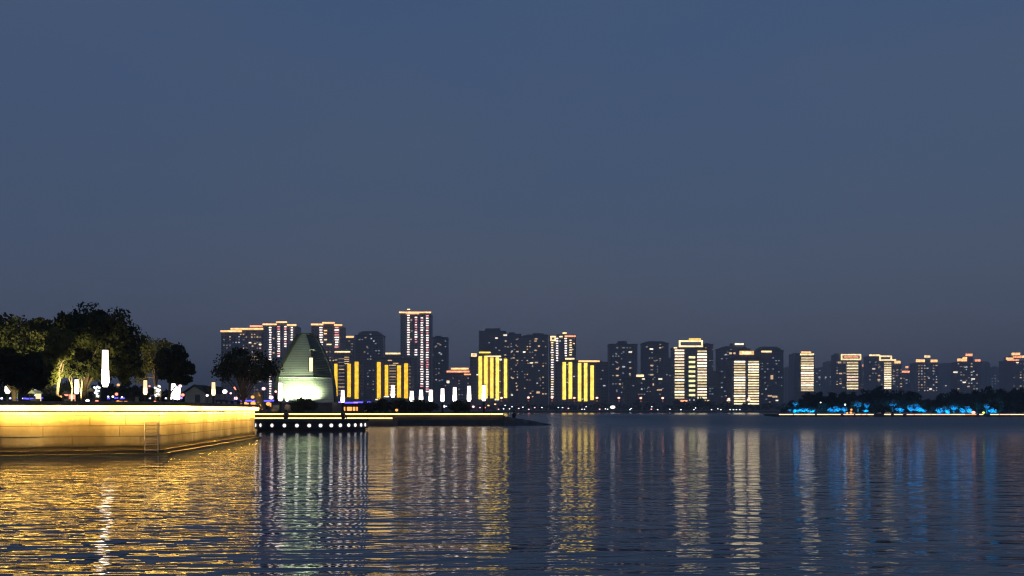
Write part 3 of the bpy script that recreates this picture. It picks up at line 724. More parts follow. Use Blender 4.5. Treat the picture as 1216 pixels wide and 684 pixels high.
# ------------------------------------------------------------------ people sitting at the water's edge (dark, backs to the lights)
CLOTH = pbr('dark_cloth', (0.045, 0.045, 0.05), 0.9, 0.2, 6)
CLOTHB = pbr('brown_cloth', (0.13, 0.08, 0.07), 0.9, 0.2, 6)
SKIN = pbr('skin', (0.42, 0.27, 0.2), 0.6, 0.08, 8)
HAIR = pbr('black_hair', (0.015, 0.013, 0.012), 0.6, 0.2, 20)
def seated(label, x, y, z, rz, cloth, s=1.0):
    J = {'pel': (0,0,.12,.16), 'wst': (0,.02,.30,.14), 'chs': (0,-.03,.52,.165), 'nck': (0,-.06,.68,.06), 'hd1': (0,-.08,.77,.085), 'hd2': (0,-.085,.87,.095), 'hd3': (0,-.08,.95,.05)}
    E_ = [('pel','wst'),('wst','chs'),('chs','nck'),('nck','hd1'),('hd1','hd2'),('hd2','hd3')]
    for sgn, n in ((-1,'l'),(1,'r')):
        J.update({n+'sh': (.18*sgn,-.04,.60,.062), n+'el': (.29*sgn,-.14,.38,.046), n+'wr': (.16*sgn,-.34,.34,.034), n+'hn': (.09*sgn,-.41,.36,.036),
                  n+'hp': (.10*sgn,-.06,.10,.095), n+'kn': (.20*sgn,-.42,.38,.066), n+'an': (.15*sgn,-.52,.07,.045), n+'ft': (.16*sgn,-.70,.04,.038)})
        E_ += [('chs',n+'sh'),(n+'sh',n+'el'),(n+'el',n+'wr'),(n+'wr',n+'hn'),('pel',n+'hp'),(n+'hp',n+'kn'),(n+'kn',n+'an'),(n+'an',n+'ft')]
    keys = list(J); me = bpy.data.meshes.new('person')
    me.from_pydata([J[k][:3] for k in keys], [(keys.index(a), keys.index(b)) for a, b in E_], [])
    o = bpy.data.objects.new('person', me); COL.objects.link(o)
    md = o.modifiers.new('skin', 'SKIN'); md.use_smooth_shade = True
    for i, k in enumerate(keys):
        v = me.skin_vertices[0].data[i]; v.radius = (J[k][3],)*2; v.use_root = (k == 'pel')
    sb = o.modifiers.new('sub', 'SUBSURF'); sb.levels = 2; sb.render_levels = 2
    dg = bpy.context.evaluated_depsgraph_get(); m2 = bpy.data.meshes.new_from_object(o.evaluated_get(dg)); bpy.data.objects.remove(o)
    m2.materials.clear(); m2.materials.append(cloth); m2.materials.append(SKIN)
    for p in m2.polygons:
        c = p.center
        p.material_index = 1 if (c.z > .70 or (c.y < -.335 and .28 < c.z < .42 and abs(c.x) < .17)) else 0
        p.use_smooth = True
    o = bpy.data.objects.new('person', m2); COL.objects.link(o); o.location = (x, y, z); o.rotation_euler = (0,0,rz); o.scale = (s,)*3
    tag(o, label, 'person')
    h = MB().ball((0,-.065,.895), .108, .115, 14, 9).build('hair', HAIR); h.parent = o
    return o
seated('person in dark clothes sitting on the round platform deck, right of its middle', wx(407,95.5), 95.5, 1.24, rad(160), CLOTH)
seated('person in brown clothes sitting on the round platform deck, towards its left', wx(340,95.5), 95.5, 1.24, rad(200), CLOTHB)
seated('person in dark clothes sitting near the rocky tip of the jetty', wx(610.5,137.2), 137.2, 1.02, rad(185), CLOTH, 1.1)

# ------------------------------------------------------------------ small lamps, signs and stalls on the promenade
def post_lantern(label, px, py, Y, rpx, mat, ground=GZ, name='paper_lantern', cat='lantern', group=None):
    x, z, r = wx(px,Y), wz(py,Y), rpx*Y/F
    t = thing(name, label, cat, (x, Y, ground), group)
    z = max(z, ground + r + 0.05)
    MB().tube([(x,Y,ground),(x,Y,z-r*0.9)], 0.035, 6).build('pole', DARKMETAL, t)
    sh = MB().ball((x,Y,z), r, r*0.85, 10, 7).build('lamp_shade', mat, t)
    MB().tube([(x,Y,z+r*0.8),(x,Y,z+r*0.98)], r*0.35, 8).build('cap', DARKMETAL, sh)
    return t
post_lantern('white globe lamp low beside the yellow green stall', 104, 476, 70, 2.2, G_BOX, name='globe_lamp', cat='lamp')
post_lantern('white globe lamp between the cream lantern column and the umbrella tree', 267, 465, 118, 2.8, G_BOX, name='globe_lamp', cat='lamp')
post_lantern('small white lamp beside the little house roof', 246, 469.5, 130, 1.5, G_BOX, name='globe_lamp', cat='lamp')
for lab, px, py, Y, r, m in (
    ('orange lantern high above the blue pavilion by the tallest column', 140.5, 457, 110, 1.8, G_ORA), ('red lantern just over the blue line by the tallest column', 138.5, 468, 112, 2.0, G_RED),
    ('red lantern low at the foot of the tallest lantern column', 115, 477, 75, 2.2, G_RED), ('orange lantern low below the short blue line', 140, 477.5, 80, 2.4, G_ORA),
    ('tiny red lantern right of the cream column by the thin tree', 177.5, 458.5, 110, 1.2, G_RED), ('red lantern at the top right of the white light box', 214, 458.5, 100, 2.0, G_PINK),
    ('red lantern right of the white light box, over the house eave', 217, 469, 105, 2.0, G_RED), ('red lantern under the left limbs of the umbrella tree', 279.5, 461, 125, 2.4, G_RED),
    ('pinkish lantern right of the umbrella tree trunk', 313, 461.5, 128, 2.2, G_PINK), ('pale red lantern over the blue line left of the umbrella trunk', 280, 473, 130, 2.2, G_PINK),
    ('pale orange lantern over the blue line at the umbrella trunk', 290.5, 473, 130, 2.2, G_PINK), ('orange lantern touching the left side of the tan pillar', 300, 471.5, 130, 2.2, G_ORA),
    ('orange lantern under the blue line left of the tan pillar', 291.5, 479.5, 125, 2.6, G_ORA), ('larger orange lantern just left of the tan pillar foot', 300.5, 479, 125, 3.0, G_ORA),
    ('pink lantern over the blue line right of the tan pillar', 322, 472, 150, 2.6, G_PINK), ('orange lantern under the blue line right of the tan pillar', 318.5, 479.5, 150, 2.6, G_ORA),
    ('red lantern beneath the dark trees beside the pale trunk', 79, 468, 100, 2.6, G_RED)):
    post_lantern(lab, px, py, Y, r, m, group='small lanterns glowing behind the lake wall')
for px, py, Y, r, m in ((12,473,140,1.1,G_WHT),(26,473,140,1.0,G_WHT),(2,473,140,1.2,G_BOX),(46,473.5,140,1.0,G_WHT),(98,472,120,1.2,G_WHT),(128.5,471,120,1.1,G_WHT),(134,471,120,1.2,G_BOX),(145,471.5,120,1.0,G_WHT),(178,473,120,1.1,G_WHT),(197,473,120,1.1,G_WHT),(203,473,120,1.4,G_BOX)):
    post_lantern('tiny white lamp glowing along the blue lit line on the promenade', px, py, Y, r, m, name='globe_lamp', cat='lamp', group='tiny white lamps along the blue line')
for lab, px, py, Y, r, m in (('violet lamp beside the foot of the white light box', 215.5, 472.5, 110, 1.6, G_VIO), ('pale pink lamp under the right limbs of the umbrella tree', 303, 468, 128, 1.4, G_PINK),
    ('pink lamp close left of the tall white lantern by the monument', 327.5, 465, 140, 1.5, G_PINK), ('white lamp at the left foot of the monument over the blue line', 341, 475, 143, 2.0, G_BOX),
    ('small orange lamp beside the rose lit stall', 72, 471, 100, 1.6, G_ORA), ('red lamp low beside the thin yellow brown tree trunk', 184, 477.5, 80, 1.8, G_RED), ('small pink lamp left of the umbrella tree crown base', 274, 467, 125, 1.3, G_PINK)):
    post_lantern(lab, px, py, Y, r, m, group='small lanterns glowing behind the lake wall')
for lab, px, py, Y, r, m in (('dim cream lamp low in the long black hedge', 471, 487, 138, 1.8, G_ORA), ('small white lamp between the hedge and the small rounded bush', 527, 482.5, 150, 1.8, G_WHT), ('pink lamp low right of the small rounded bush', 562, 483, 150, 1.5, G_PINK), ('red lamp under the rightmost white lantern', 575, 484, 152, 1.6, G_RED)):
    post_lantern(lab, px, py, Y, r, m, ground=1.62, group='small lanterns on the jetty')
def stall(label, px, y0, Y, wpx, mat, roof):
    x0, x1 = wx(px-wpx/2,Y), wx(px+wpx/2,Y); zt = wz(y0,Y)
    t = thing('market_stall', label, 'stall', (wx(px,Y), Y, GZ))
    MB().box(x0, x1, Y+0.3, Y+1.2, GZ, GZ+0.9).build('counter', DARKPANEL, t)
    MB().box(x0, x1, Y+1.25, Y+1.35, GZ, zt-0.1).build('lit_back', mat, t)
    MB().vprism([(x0-0.15,zt-0.1),(x1+0.15,zt-0.1),((x0+x1)/2,zt+0.25)], Y, Y+1.5).build('awning', roof, t)
    for x in (x0+.04, x1-.04): MB().box(x-.03, x+.03, Y+.02, Y+.08, GZ, zt-.1).build('post', DARKMETAL, t)
G_CREAM = glow('cream_booth', (1.0, 0.80, 0.45), 1.2, True); G_LIME = glow('lime_booth', (0.62, 0.75, 0.18), 0.35, True); G_ROSE = glow('rose_booth', (1.0, 0.35, 0.25), 1.6, True)
stall('small glowing cream booth with a white sign under the dark trees', 37.5, 466, 90, 6, G_CREAM, PANEL)
stall('small yellow green lit stall left of the tallest lantern column', 107.5, 463.5, 82, 8, G_LIME, ROOFTILE)
stall('small rose lit stall between the pale trunk and the slim trunks', 78, 467, 92, 8, G_ROSE, ROOFTILE)
def neon(label, px, y0, y1, Y, wpx, strokes, mat=G_SIGN):
    x0, x1 = wx(px-wpx/2,Y), wx(px+wpx/2,Y); zb, zt = wz(y1,Y), wz(y0,Y)
    t = thing('glowing_sign', label, 'sign', (wx(px,Y), Y, GZ))
    MB().box(x0, x1, Y+0.06, Y+0.16, max(zb, GZ+0.25), zt).build('panel', DARKPANEL, t)
    for x in (x0+0.1, x1-0.1): MB().box(x-0.04, x+0.04, Y+0.07, Y+0.15, GZ, max(zb, GZ+0.25)).build('post', DARKMETAL, t)
    for (u0, v0, u1, v1) in strokes:
        a = Vector((x0+(x1-x0)*u0, Y, zb+(zt-zb)*v0)); b = Vector((x0+(x1-x0)*u1, Y, zb+(zt-zb)*v1))
        MB().tube([a, b], 0.085, 6).build('stroke', mat, t)
neon('white glowing sign of slanting strokes below the thin yellow tree', 187, 458, 471, 100, 8, ((.02,.85,.4,.72),(.6,1,.95,.9),(.3,.55,.75,.45),(.5,.68,.95,.6),(.4,.28,.8,.18),(.15,.2,.35,.02)))
neon('white glowing sign of short strokes left of the tallest lantern', 115, 459, 471, 78, 9, ((.1,.95,.4,.8),(.5,1,.9,.85),(.35,.6,.8,.55),(.2,.42,.6,.25),(.45,.12,.75,.02)))
neon('tiny white glowing sign above the cream booth', 43, 462.5, 470, 92, 5, ((.1,.9,.9,.95),(.3,.5,.7,.65),(.2,.05,.9,.2)))
def light_box():
    Y = 98.0; P = lambda px, py: (wx(px,Y), wz(py,Y))
    t = thing('light_box', 'large brilliant white light box by the small round black tree', 'sign', (wx(208,Y), Y, GZ))
    MB().vprism([P(203,473),P(203.5,455.5),P(206.5,455.5),P(209.5,459.5),P(213,461),P(212.5,474),P(210.5,475)], Y, Y+0.3).build('panel', G_BOX, t)
    for px in (204.5, 211.5): MB().box(wx(px,Y)-0.05, wx(px,Y)+0.05, Y+0.05, Y+0.25, GZ-0.02, wz(473,Y)).build('post', DARKMETAL, t)
light_box()
b = bush('small shrub lit bright green at the far left', 92, [(19,469,3.2,4),(23,470,2.6,4)], 900, 0.09, 41, GZ, leaf=LEAFP)
for px in (18, 22): spot('green_uplight', (wx(px,90), 90, GZ+0.3), (wx(px+.5,92), 92, GZ+1.2), 160, (0.35, 1.0, 0.08), 90)
def marker():
    Y = 72.0; t = thing('stone_post', 'short pale stone post behind the wall, left of the cream lantern', 'post', (wx(162,Y), Y, GZ))
    MB().box(wx(160.5,Y), wx(163.5,Y), Y, Y+0.2, GZ, wz(472,Y)).build('shaft', TAN, t); MB().box(wx(160.1,Y), wx(163.9,Y), Y-0.03, Y+0.23, wz(472,Y), wz(471.2,Y)).build('cap', TAN, t)
marker()

# ------------------------------------------------------------------ the far skyline
FG = 1.6
class Tower:
    """one high-rise: stepped blocks with bays and floor ledges; lamps and lit windows are its parts"""
    def __init__(s, label, Y, blocks, D=20, fac=0, seed=0, roundtop=None, hut=None, cat='tower block', group='high-rise blocks across the lake', bay=8.0):
        s.Y = Y; s.R = random.Random(seed*31+7); R = s.R
        xs = [b[0] for b in blocks] + [b[1] for b in blocks]
        s.t = thing('apartment_tower', label, cat, (wx((min(xs)+max(xs))/2, Y), Y+D/2, FG), group)
        m = MB(); top = MB()
        for i, (xa, xb, yt) in enumerate(blocks):
            y0 = Y + 0.37*i; x0, x1, z1 = wx(xa, Y), wx(xb, Y), wz(yt, Y); W = x1-x0
            rt = roundtop or 0
            if rt:
                k = rt*Y/F
                m.box(x0+W*0.10, x1-W*0.10, y0+1.2, y0+D-1.2, z1-k, z1-k*0.35); m.box(x0+W*0.20, x1-W*0.20, y0+2.0, y0+D-2, z1-k*0.35, z1)
                z1 -= k
            m.box(x0, x1, y0+0.6, y0+D, FG, z1)
            nb = max(1, round(W/bay)); bw = W/nb
            for k in range(nb):                               # projecting bays with recessed strips between them
                a = x0 + bw*k + bw*0.16; b = x0 + bw*(k+1) - bw*0.16
                m.box(a, b, y0, y0+0.59, FG, z1-1.2)
            z = FG + 3.0
            while z < z1 - 1.6:                               # floor ledges
                m.box(x0-0.12, x1+0.12, y0-0.14, y0+D+0.1, z-0.13, z+0.13); z += 3.0
            top.box(x0-0.25, x1+0.25, y0-0.22, y0+D+0.25, z1-1.0, z1+0.25)
            top.box(x0+W*0.30, x0+W*0.62, y0+5, y0+D-5, z1+0.25, z1+R.uniform(1.5, 2.6))
            for q in range(3): top.box(x0+W*(0.1+0.27*q), x0+W*(0.1+0.27*q)+0.25, y0+3, y0+3.25, z1+0.25, z1+R.uniform(1, 2.6))
        for h in hut or []:
            m.box(wx(h[0],Y), wx(h[1],Y), Y+4, Y+D-4, wz(h[2],Y)-6, wz(h[2],Y))
        bd = m.build('body', FAC[fac], s.t); top.build('parapet', CONC if fac == 2 else RENDERW, bd)
    def roof(s, xa, xb, y, h=1.7, mat=None, name='roof_light'):
        Y = s.Y; return lit_box(name, mat or G_ROOF, s.t, wx(xa,Y), wx(xb,Y), Y-0.9, Y-0.28, wz(y+h/2,Y), wz(y-h/2,Y))
    def frame(s, xa, xb, ya, yb, th, mat, name='roof_sign_frame', arch=None):
        Y = s.Y; m = MB(); k = th
        for (a, b, c, d) in ((xa,xb,ya,ya+k),(xa,xb,yb-k,yb),(xa,xa+k,ya+k,yb-k),(xb-k,xb,ya+k,yb-k)):
            m.box(wx(a,Y), wx(b,Y), Y-0.9, Y-0.3, wz(d,Y), wz(c,Y))
        m.build(name, mat, s.t)
    def vstrip(s, xa, xb, ya, yb, mat=None):
        Y = s.Y; return lit_box('light_strip', mat or G_YEL, s.t, wx(xa,Y), wx(xb,Y), Y-0.7, Y-0.2, wz(yb,Y), wz(ya,Y))
    def dots(s, x, ya, yb, step=2.9, w=2.6, h=1.25, mats=None, skip=0.0, slant=0.0):
        Y = s.Y; R = s.R; y = ya
        while y < yb:
            if R.random() >= skip:
                mat = (mats or [G_DOT])[R.randrange(len(mats or [0]))]
                xx = x + R.uniform(-0.15, 0.15); ww = w*R.choice((0.8, 1, 1, 1.15))
                lit_box('window_light', mat, s.t, wx(xx-ww/2,Y), wx(xx+ww/2,Y), Y-0.6, Y-0.2, wz(y+h/2,Y), wz(y-h/2,Y))
            y += step
    def bars(s, xa, xb, ya, yb, n, h=1.5, mats=None, name='floor_light'):
        Y = s.Y; R = s.R
        for i in range(n):
            y = ya + (yb-ya)*(i+0.5)/n; mat = (mats or [G_BAR])[R.randrange(len(mats or [0]))]
            q = R.choice((0, 0, 0.2, -0.2))
            lit_box(name, mat, s.t, wx(xa-q,Y), wx(xb+q*0.5,Y), Y-0.6, Y-0.2, wz(y+h/2,Y), wz(y-h/2,Y))
    def win(s, *pts):
        Y = s.Y
        for p in pts:
            x, y = p[:2]; k = p[2] if len(p) > 2 else 0; w_ = p[3] if len(p) > 3 else 2.0; h = p[4] if len(p) > 4 else 1.3
            lit_box('lit_window', G_W[k], s.t, wx(x-w_/2,Y), wx(x+w_/2,Y), Y-0.5, Y-0.2, wz(y+h/2,Y), wz(y-h/2,Y))
    def rwin(s, xa, xb, ya, yb, n, pal=(0,1,2,3,2,3), dx=3.1, dy=3.3):
        R = s.R; seen = set(); nx = max(1, int((xb-xa)/dx)); ny = max(1, int((yb-ya)/dy))
        cols = [R.random() for _ in range(nx+1)]
        n = int(n*1.6)
        for _ in range(n*4):
            if len(seen) >= n: break
            i, j = R.randint(0, nx), R.randint(0, ny)
            if cols[i] < 0.3 and R.random() < 0.7: continue
            if (i, j) in seen: continue
            seen.add((i, j)); k = pal[R.randrange(len(pal))]
            s.win((xa+i*dx*(xb-xa)/max(1e-6, nx*dx) if nx else xa, ya+j*dy, k, R.choice((1.2, 1.6, 1.6, 2.1)), R.choice((0.9, 1.2, 1.2))))

# ---- left cluster
T = Tower('stepped tower block behind the umbrella tree with three orange roof lines', 960, [(262.5,287,394.5),(274.5,313,391.8),(297,312.5,389)], fac=1, seed=1)
T.roof(262,287,393.3,1.9); T.roof(274,313,390.5,1.9); T.roof(297,312,387.3,1.7,G_ROOFR)
T.rwin(266,284,400,414,8); T.rwin(286,309,397,470,36,(0,2,2,3,0)); T.win((297,407,4,3),(303,408,0,2.5),(309,409,4,3),(300,411,0,2),(299,418,0,2),(304,424,0,2))
T = Tower('tower block with white dotted columns left of the monument peak', 950, [(312.5,328,387),(327,342,384.5),(340.5,352,387.5)], fac=0, seed=2)
T.roof(312,328.5,385.2,1.9); T.roof(328,341,382.6,1.9); T.roof(341,352,386,1.9)
T.dots(321,389,474,2.9,mats=[G_DOT]); T.dots(331,388,425,2.9,mats=[G_DOT,G_DOT,G_DOTP]); T.dots(339,388,413,2.9,mats=[G_DOTP,G_DOT]); T.dots(346.5,389,405,2.9)
T.win((325,402,0),(325.5,413,2),(325,419,0))
T = Tower('tower block with two white dotted columns right of the monument peak', 950, [(369.5,384,386.5),(382.5,398,385),(396.5,406.5,387.5)], fac=1, seed=3)
T.roof(369.5,384,385.3,1.9); T.roof(383,397.5,383.4,1.9); T.roof(397,406.5,386,1.9)
T.dots(381.3,389,418,2.9,w=3.4); T.dots(386.5,389,404,3.6,w=3,mats=[G_DOTY,G_ROOF],skip=.3); T.dots(399.8,389,415,2.9,w=4.4,mats=[G_DOT,G_DOT,G_DOTP]); T.dots(391,409,412,3,w=5,mats=[G_DOTY])
T.rwin(384,396,418,440,7,(0,2,2))
T = Tower('dark block with one orange roof line, just right of the dotted tower', 1040, [(404.5,420,401)], fac=1, seed=4)
T.roof(405,420,400,2,G_ROOF); T.rwin(408,418,405,425,5,(2,2,3))
T = Tower('low block with three tall yellow light strips just right of the monument', 900, [(386,428.5,430),(397,417,419)], fac=2, seed=5)
T.roof(397.5,416,417.8,1.7,G_ROOFW)
T.vstrip(397.2,400.8,432,470.5); T.vstrip(412.6,416.6,432,471.5); T.vstrip(421.3,425.8,429.5,473.5); T.vstrip(387.6,391.2,461.5,473)
T.bars(409,414.5,423,433,4,1,[G_W[0]],'lit_window'); T.bars(402,409,424,470,11,0.9,[G_W[2],G_W[0],G_W[2]],'lit_window'); T.win((390,429.5,4,2.6,1.8),(399,427.5,0,3,1),(394,464,0,3,1))
T = Tower('dark round shouldered tower between the two yellow striped blocks', 980, [(422,454.5,393)], fac=2, seed=6, roundtop=5)
T.win((434,401,2),(440,397,3),(441,402,1,1.6),(444,405,1,1.6),(436,412,2),(446,408,3),(433,418,2),(439,440,3),(437,447,3)); T.rwin(427,450,400,470,14,(2,3,3))
T.win((454,467.5,4,2.6,1.4),)
T = Tower('block with four tall yellow light strips behind the leftmost hedge lanterns', 890, [(444,488.5,425),(457.5,476,421.5)], fac=2, seed=7)
T.roof(458,475.5,419.8,1.8,G_ROOFW)
T.vstrip(447.8,452.2,430,474); T.vstrip(457,461,433.5,470.5); T.vstrip(471.6,476.2,434,472); T.vstrip(480,484.5,431.5,473)
T.bars(462.5,470,432,470,11,0.9,[G_W[0],G_W[2],G_W[0]],'lit_window'); T.bars(485.5,488,433,470,9,0.9,[G_W[2]],'lit_window'); T.win((463,428,0,5,1.2),(470,431.5,0,6,1.2),(459,471,4,6,1.2),(448,474.5,4,4,1.4))
T = Tower('tallest tower of the skyline with four columns of white dots', 1000, [(475.5,511.5,372.5)], fac=0, seed=8, D=24)
T.roof(474,512,371,1.7,G_ROOF); T.roof(482,498,372.6,1.0,G_ROOFR); T.roof(483.5,487,367.4,1.1,G_ROOFW)
T.dots(485,374.5,422,2.9,2.8); T.dots(494,377,406,2.9,2.8,mats=[G_DOT,G_DOT,G_DOTP]); T.dots(494,415.5,424,2.9,2.8); T.dots(501,377.5,461,2.9,2.9,mats=[G_DOT,G_DOT,G_DOT,G_DOTP]); T.dots(507.5,375,467,2.9,2.9,mats=[G_DOT,G_DOT,G_DOTP])
T.win((488.5,380,0),(489,393,2),(488,403,0))
T = Tower('plain dark tower close behind the tallest one on its right', 1060, [(510,531.5,400.5)], fac=2, seed=9)
T.win((520,408,3),(523,409.5,2),(517,412,3),(522,419,1,2),(524,420.5,1,2),(518,411,2),(521,443,3),(518,451,1),(522,452,3)); T.rwin(514,529,405,470,10,(3,3,2))
T = Tower('low dark block with three orange roof lines above the lanterns', 880, [(530.5,558.5,443.5),(535,557,440)], fac=2, seed=10)
T.roof(535.5,556.5,437.8,2,G_ROOF); T.roof(530.5,557.5,441.2,2,G_ROOFR); T.roof(551,559,444.6,1.5,G_ROOFR); T.win((532,453.5,4,3.4,3),); T.rwin(538,556,449,472,7,(2,3))
T = Tower('bright block with five close yellow light strips right of the lanterns', 880, [(558,569,423.5),(567.5,606,425),(569.5,583,420.5)], fac=2, seed=11)
T.roof(569,582.5,418.6,1.8,G_YELW); T.roof(578,595,423.2,1.6,G_ROOFW)
T.frame(559.5,566,419.8,423.4,1.3,G_ROOFW)
for a, b, c, d in ((568.3,572.4,423,474),(575,579,422.5,473),(582.2,586,424.5,473),(588.6,592.6,424.5,474.5),(598.4,602.2,426,472.5)): T.vstrip(a,b,c,d,G_YELW)
T.vstrip(572.8,574.6,425,470,glow('yellow_led_dim',(1.0,0.5,0.03),0.35)); T.vstrip(579.4,581.8,425,470,MATS['yellow_led_dim']); T.win((594.5,427,4,3,2),(567,445,4,2),(593.6,440,0),(593.6,453,0),(593.6,466,0),(572,473,4,7,2.4),(590,474.5,4,5,1.6))
T = Tower('broad dark tower with scattered warm windows behind the five bright yellow strips', 1150, [(568.5,601,393),(598,619,396.5)], fac=2, seed=12, hut=[(576,594,389.5)])
T.win((589.5,401.5,4,3,1.6),(600,398,4,4.2,1.8),(581,407,3),(600.5,405,0,2.2),(603,412,2),(589,413,3),(593,416,2),(608,417,1,2.4),(614,403,2),(616,402,3),(613,410,2),(614.5,417.5,0,3),(610,425,0,2.6),(607,425.5,2),(613,433.5,2),(609,449,0,3),(605,444,2),(613,455,0,1.6),(613.5,459,0,1.6),(614,463,0,1.6),(608,469,4,2.4)); T.rwin(600,618,405,470,18,(0,2,2,3))
T = Tower('dark tower with warm windows on its right side, left of the dotted tower', 1120, [(616,634,399.5),(625,651,397.5)], fac=2, seed=13, hut=[(634,646,395.5)])
T.win((636.5,402.5,0,3.4),(636,405,0,3),(640,411,0,2.4,1.8),(636,416,0,3),(622.5,418,4,3,1.6),(631,431,4,4,1.4),(637,430.5,0,4,1.4),(627,431.5,2),(640,440,3),(641,449,2),(638,455,1),(639,466,0,4,2.4),(630,467,0,2)); T.rwin(620,648,405,472,22,(0,2,3,2))
T = Tower('tower with white dotted columns left of the right hand yellow striped block', 1000, [(652.5,684,397.8)], fac=0, seed=14)
T.roof(670.5,683.5,399.3,1.8,G_ROOFR); T.roof(668,673,395.6,1.8,G_ROOFW); T.frame(653.5,660,399,405,1.6,G_ROOFW); T.roof(664,668,399.8,1.5,G_ROOFW)
T.dots(655.8,407,472,2.9,2.8,mats=[G_DOTY,G_DOT]); T.dots(661.5,402,429,2.9,2.6); T.dots(671.8,402,424,2.9,2.6); T.dots(677.5,404,424,2.9,2.8,mats=[G_DOTY]); T.dots(681.5,408,409,3,2.4,mats=[G_ROOF]); T.win((665,405,1),(663,421,2),(680,415,0))
T = Tower('yellow striped block with two pairs and a single strip, right of the dotted tower', 880, [(660,713,430.5),(670,683,428)], fac=2, seed=15)
T.roof(671,682,426,1.9,G_ROOFW); T.roof(687,712,429,1.9,G_ROOF)
for a, b, c, d in ((668,672,430,474.5),(675.2,679.4,430,473.5),(686.2,690.2,431,476.5),(693.4,697.4,431,476.5),(701,705,434,475)): T.vstrip(a,b,c,d,G_YELW)
T.win((673.6,433,0,1.6),(673.6,437,2,1.6),(673.6,450,2),(673.6,454,0,1.6),(681.5,447,1,2.4),(691.5,474,0))
T = Tower('narrow dark low block with one white window beside the yellow strips', 960, [(704,722,430)], fac=2, seed=16)
T.win((717.5,458,1,3,1.3),(711,446,3),(714,450,3),(715.5,440,3))

# ---- centre
T = Tower('square dark tower with small cool windows and a rooftop box', 1080, [(723.5,757,408.5)], fac=2, seed=17, hut=[(735,745,404.5)])
T.win((733,413,3),(740,413,2),(748.5,418,4,4,1.6),(740.5,418,3),(732,420.5,3),(733,430.5,2),(748,430,1,2.4),(740.5,435.5,1,3.4,1.6),(733,438,0,3.2,1.5),(748.5,437,0,2.4),(733,446,0,3.2,1.5),(740,443,3),(748,444,0,2),(736.5,451,3),(748.5,453,2),(736,456,0,2.2),(740,456,0,2.2),(740,460,1,2.6),(744.5,461,0,3),(732.5,464,3,1.6,3),(748.5,464,2),(748.5,468,2)); T.rwin(728,755,413,472,16,(3,3,2))
T = Tower('dark flat topped tower with a column of warm windows, left of the brightest tower', 1080, [(763.5,794,405),(790,800,425)], fac=2, seed=18, roundtop=2.2)
T.win((773.5,414.5,4,4.2,1.5),(784,409,3),(784,413,0,2.4),(780,428,2),(784,426,2),(774,434,0,3.8,1.5),(774,439,2,3),(774,445,0,3.6,1.5),(774,450,0,3.2),(774,456.5,0,5,2.4),(784,450,4,4.6,1.6),(783,463,0,6,1.6),(774,471,3,1.4,4),(792,445,3),(796,446,3)); T.rwin(768,790,412,470,12,(3,2,3))
T = Tower('low dark block with a bright yellow rooftop lamp between two dark towers', 940, [(742,775,449)], fac=2, seed=19)
T.roof(755.5,764.5,446.2,2.6,G_ROOFW); T.win((764,450,4,3.4,1.4),(762,462,1,1.6,1.6),(752,458,3),(770,460,3)); T.rwin(745,772,455,474,6,(3,2))
T = Tower('brightest tower, ringed by cream floor bands under a glowing rooftop sign frame', 900, [(800.5,842,412.5)], fac=2, seed=20, bay=12)
T.frame(806,834.5,404.2,412.2,1.9,G_ROOFW); T.roof(818,832,403.0,2.4,glow('roof_sign_yellow',(1.0,0.62,0.14),1.8)); T.roof(800,804,413,1.6,G_ROOFW); T.win((838,413,2))
T.bars(801.3,812.4,414.3,474,17,1.9,[G_BAR,G_BARR,G_BARD,G_BARH]); T.bars(828.2,839.2,415.5,474,17,1.9,[G_BAR,G_BARH,G_BARD,G_BARR]); T.bars(818,825.4,421.5,472,9,2.4,[G_GRN])
T.roof(807,816,476,1.7,G_ROOFR); T.roof(832,842,476,1.7,G_ROOFW); T.win((819,475,1,1.6),(824,475,1,1.6),(822,480,3))
T = Tower('dark tower hiding behind the right edge of the brightest tower', 1120, [(836,847,408.8),(838,853,441)], fac=2, seed=21)
T.rwin(843,846,415,470,6,(2,3,3))
T = Tower('dark tower with a pale lit crown behind the twin column cream banded tower', 1120, [(854,891,411)], fac=2, seed=22, roundtop=3, hut=[(870,886,407)])
T.roof(872.5,883,408.6,2.2,G_W[4]); T.win((862,421,1,2,1.3),(857,426,3),(863,426,3),(865,432,3),(857,441,3),(864,451,1,1.4),(857,460,1,1.6),(864.5,459,1,1.6),(862.5,470,1,1.4)); T.rwin(857,868,415,474,9,(3,2))
T = Tower('cream banded tower of twin columns with an oval glowing rooftop', 900, [(868.5,903,425),(874,899,418.5)], fac=2, seed=23, bay=15)
T.roof(878,895,419,4.6,glow('oval_crown',(1.0,0.6,0.26),1.4)); T.roof(881,892,419,3,G_ROOFW); T.win((867.5,419.5,0,3,2.4),(872,419.5,0,2.6,2.2))
T.bars(871.6,884.8,428,481,17,1.75,[G_BAR,G_DOTY,G_BARD,G_BARH]); T.bars(888.4,901,428,481,17,1.75,[G_BAR,G_DOTY,G_BARD,G_BARH]); T.win((865,475.5,4,4,1.6),(889,475,4,4,1.8))
T = Tower('dark round topped tower with a small tilted cream rooftop lamp', 1060, [(899,930.5,411.5)], fac=2, seed=24, roundtop=4.5)
T.roof(904,916,417.5,2.0,G_ROOFW); T.win((922,432,3),(916.5,448,0,3,5),(909.5,462,1,1.6),(914,470,0,5,1.8),(920,471,0,6,2.2),(922.5,475.5,4,3,1.6),(910,474,3),(914,477.5,2)); T.rwin(905,928,425,476,12,(3,3,2))
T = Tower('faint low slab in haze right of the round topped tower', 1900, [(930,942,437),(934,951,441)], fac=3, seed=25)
T = Tower('narrow dark tower touching the single column cream banded tower', 1500, [(941,952,420.5)], fac=2, seed=26)
T.win((944,421,2),)
T = Tower('slim tower with one cream banded column and double roof line behind the island tip', 1150, [(950,967.5,419.5)], fac=2, seed=27, bay=17)
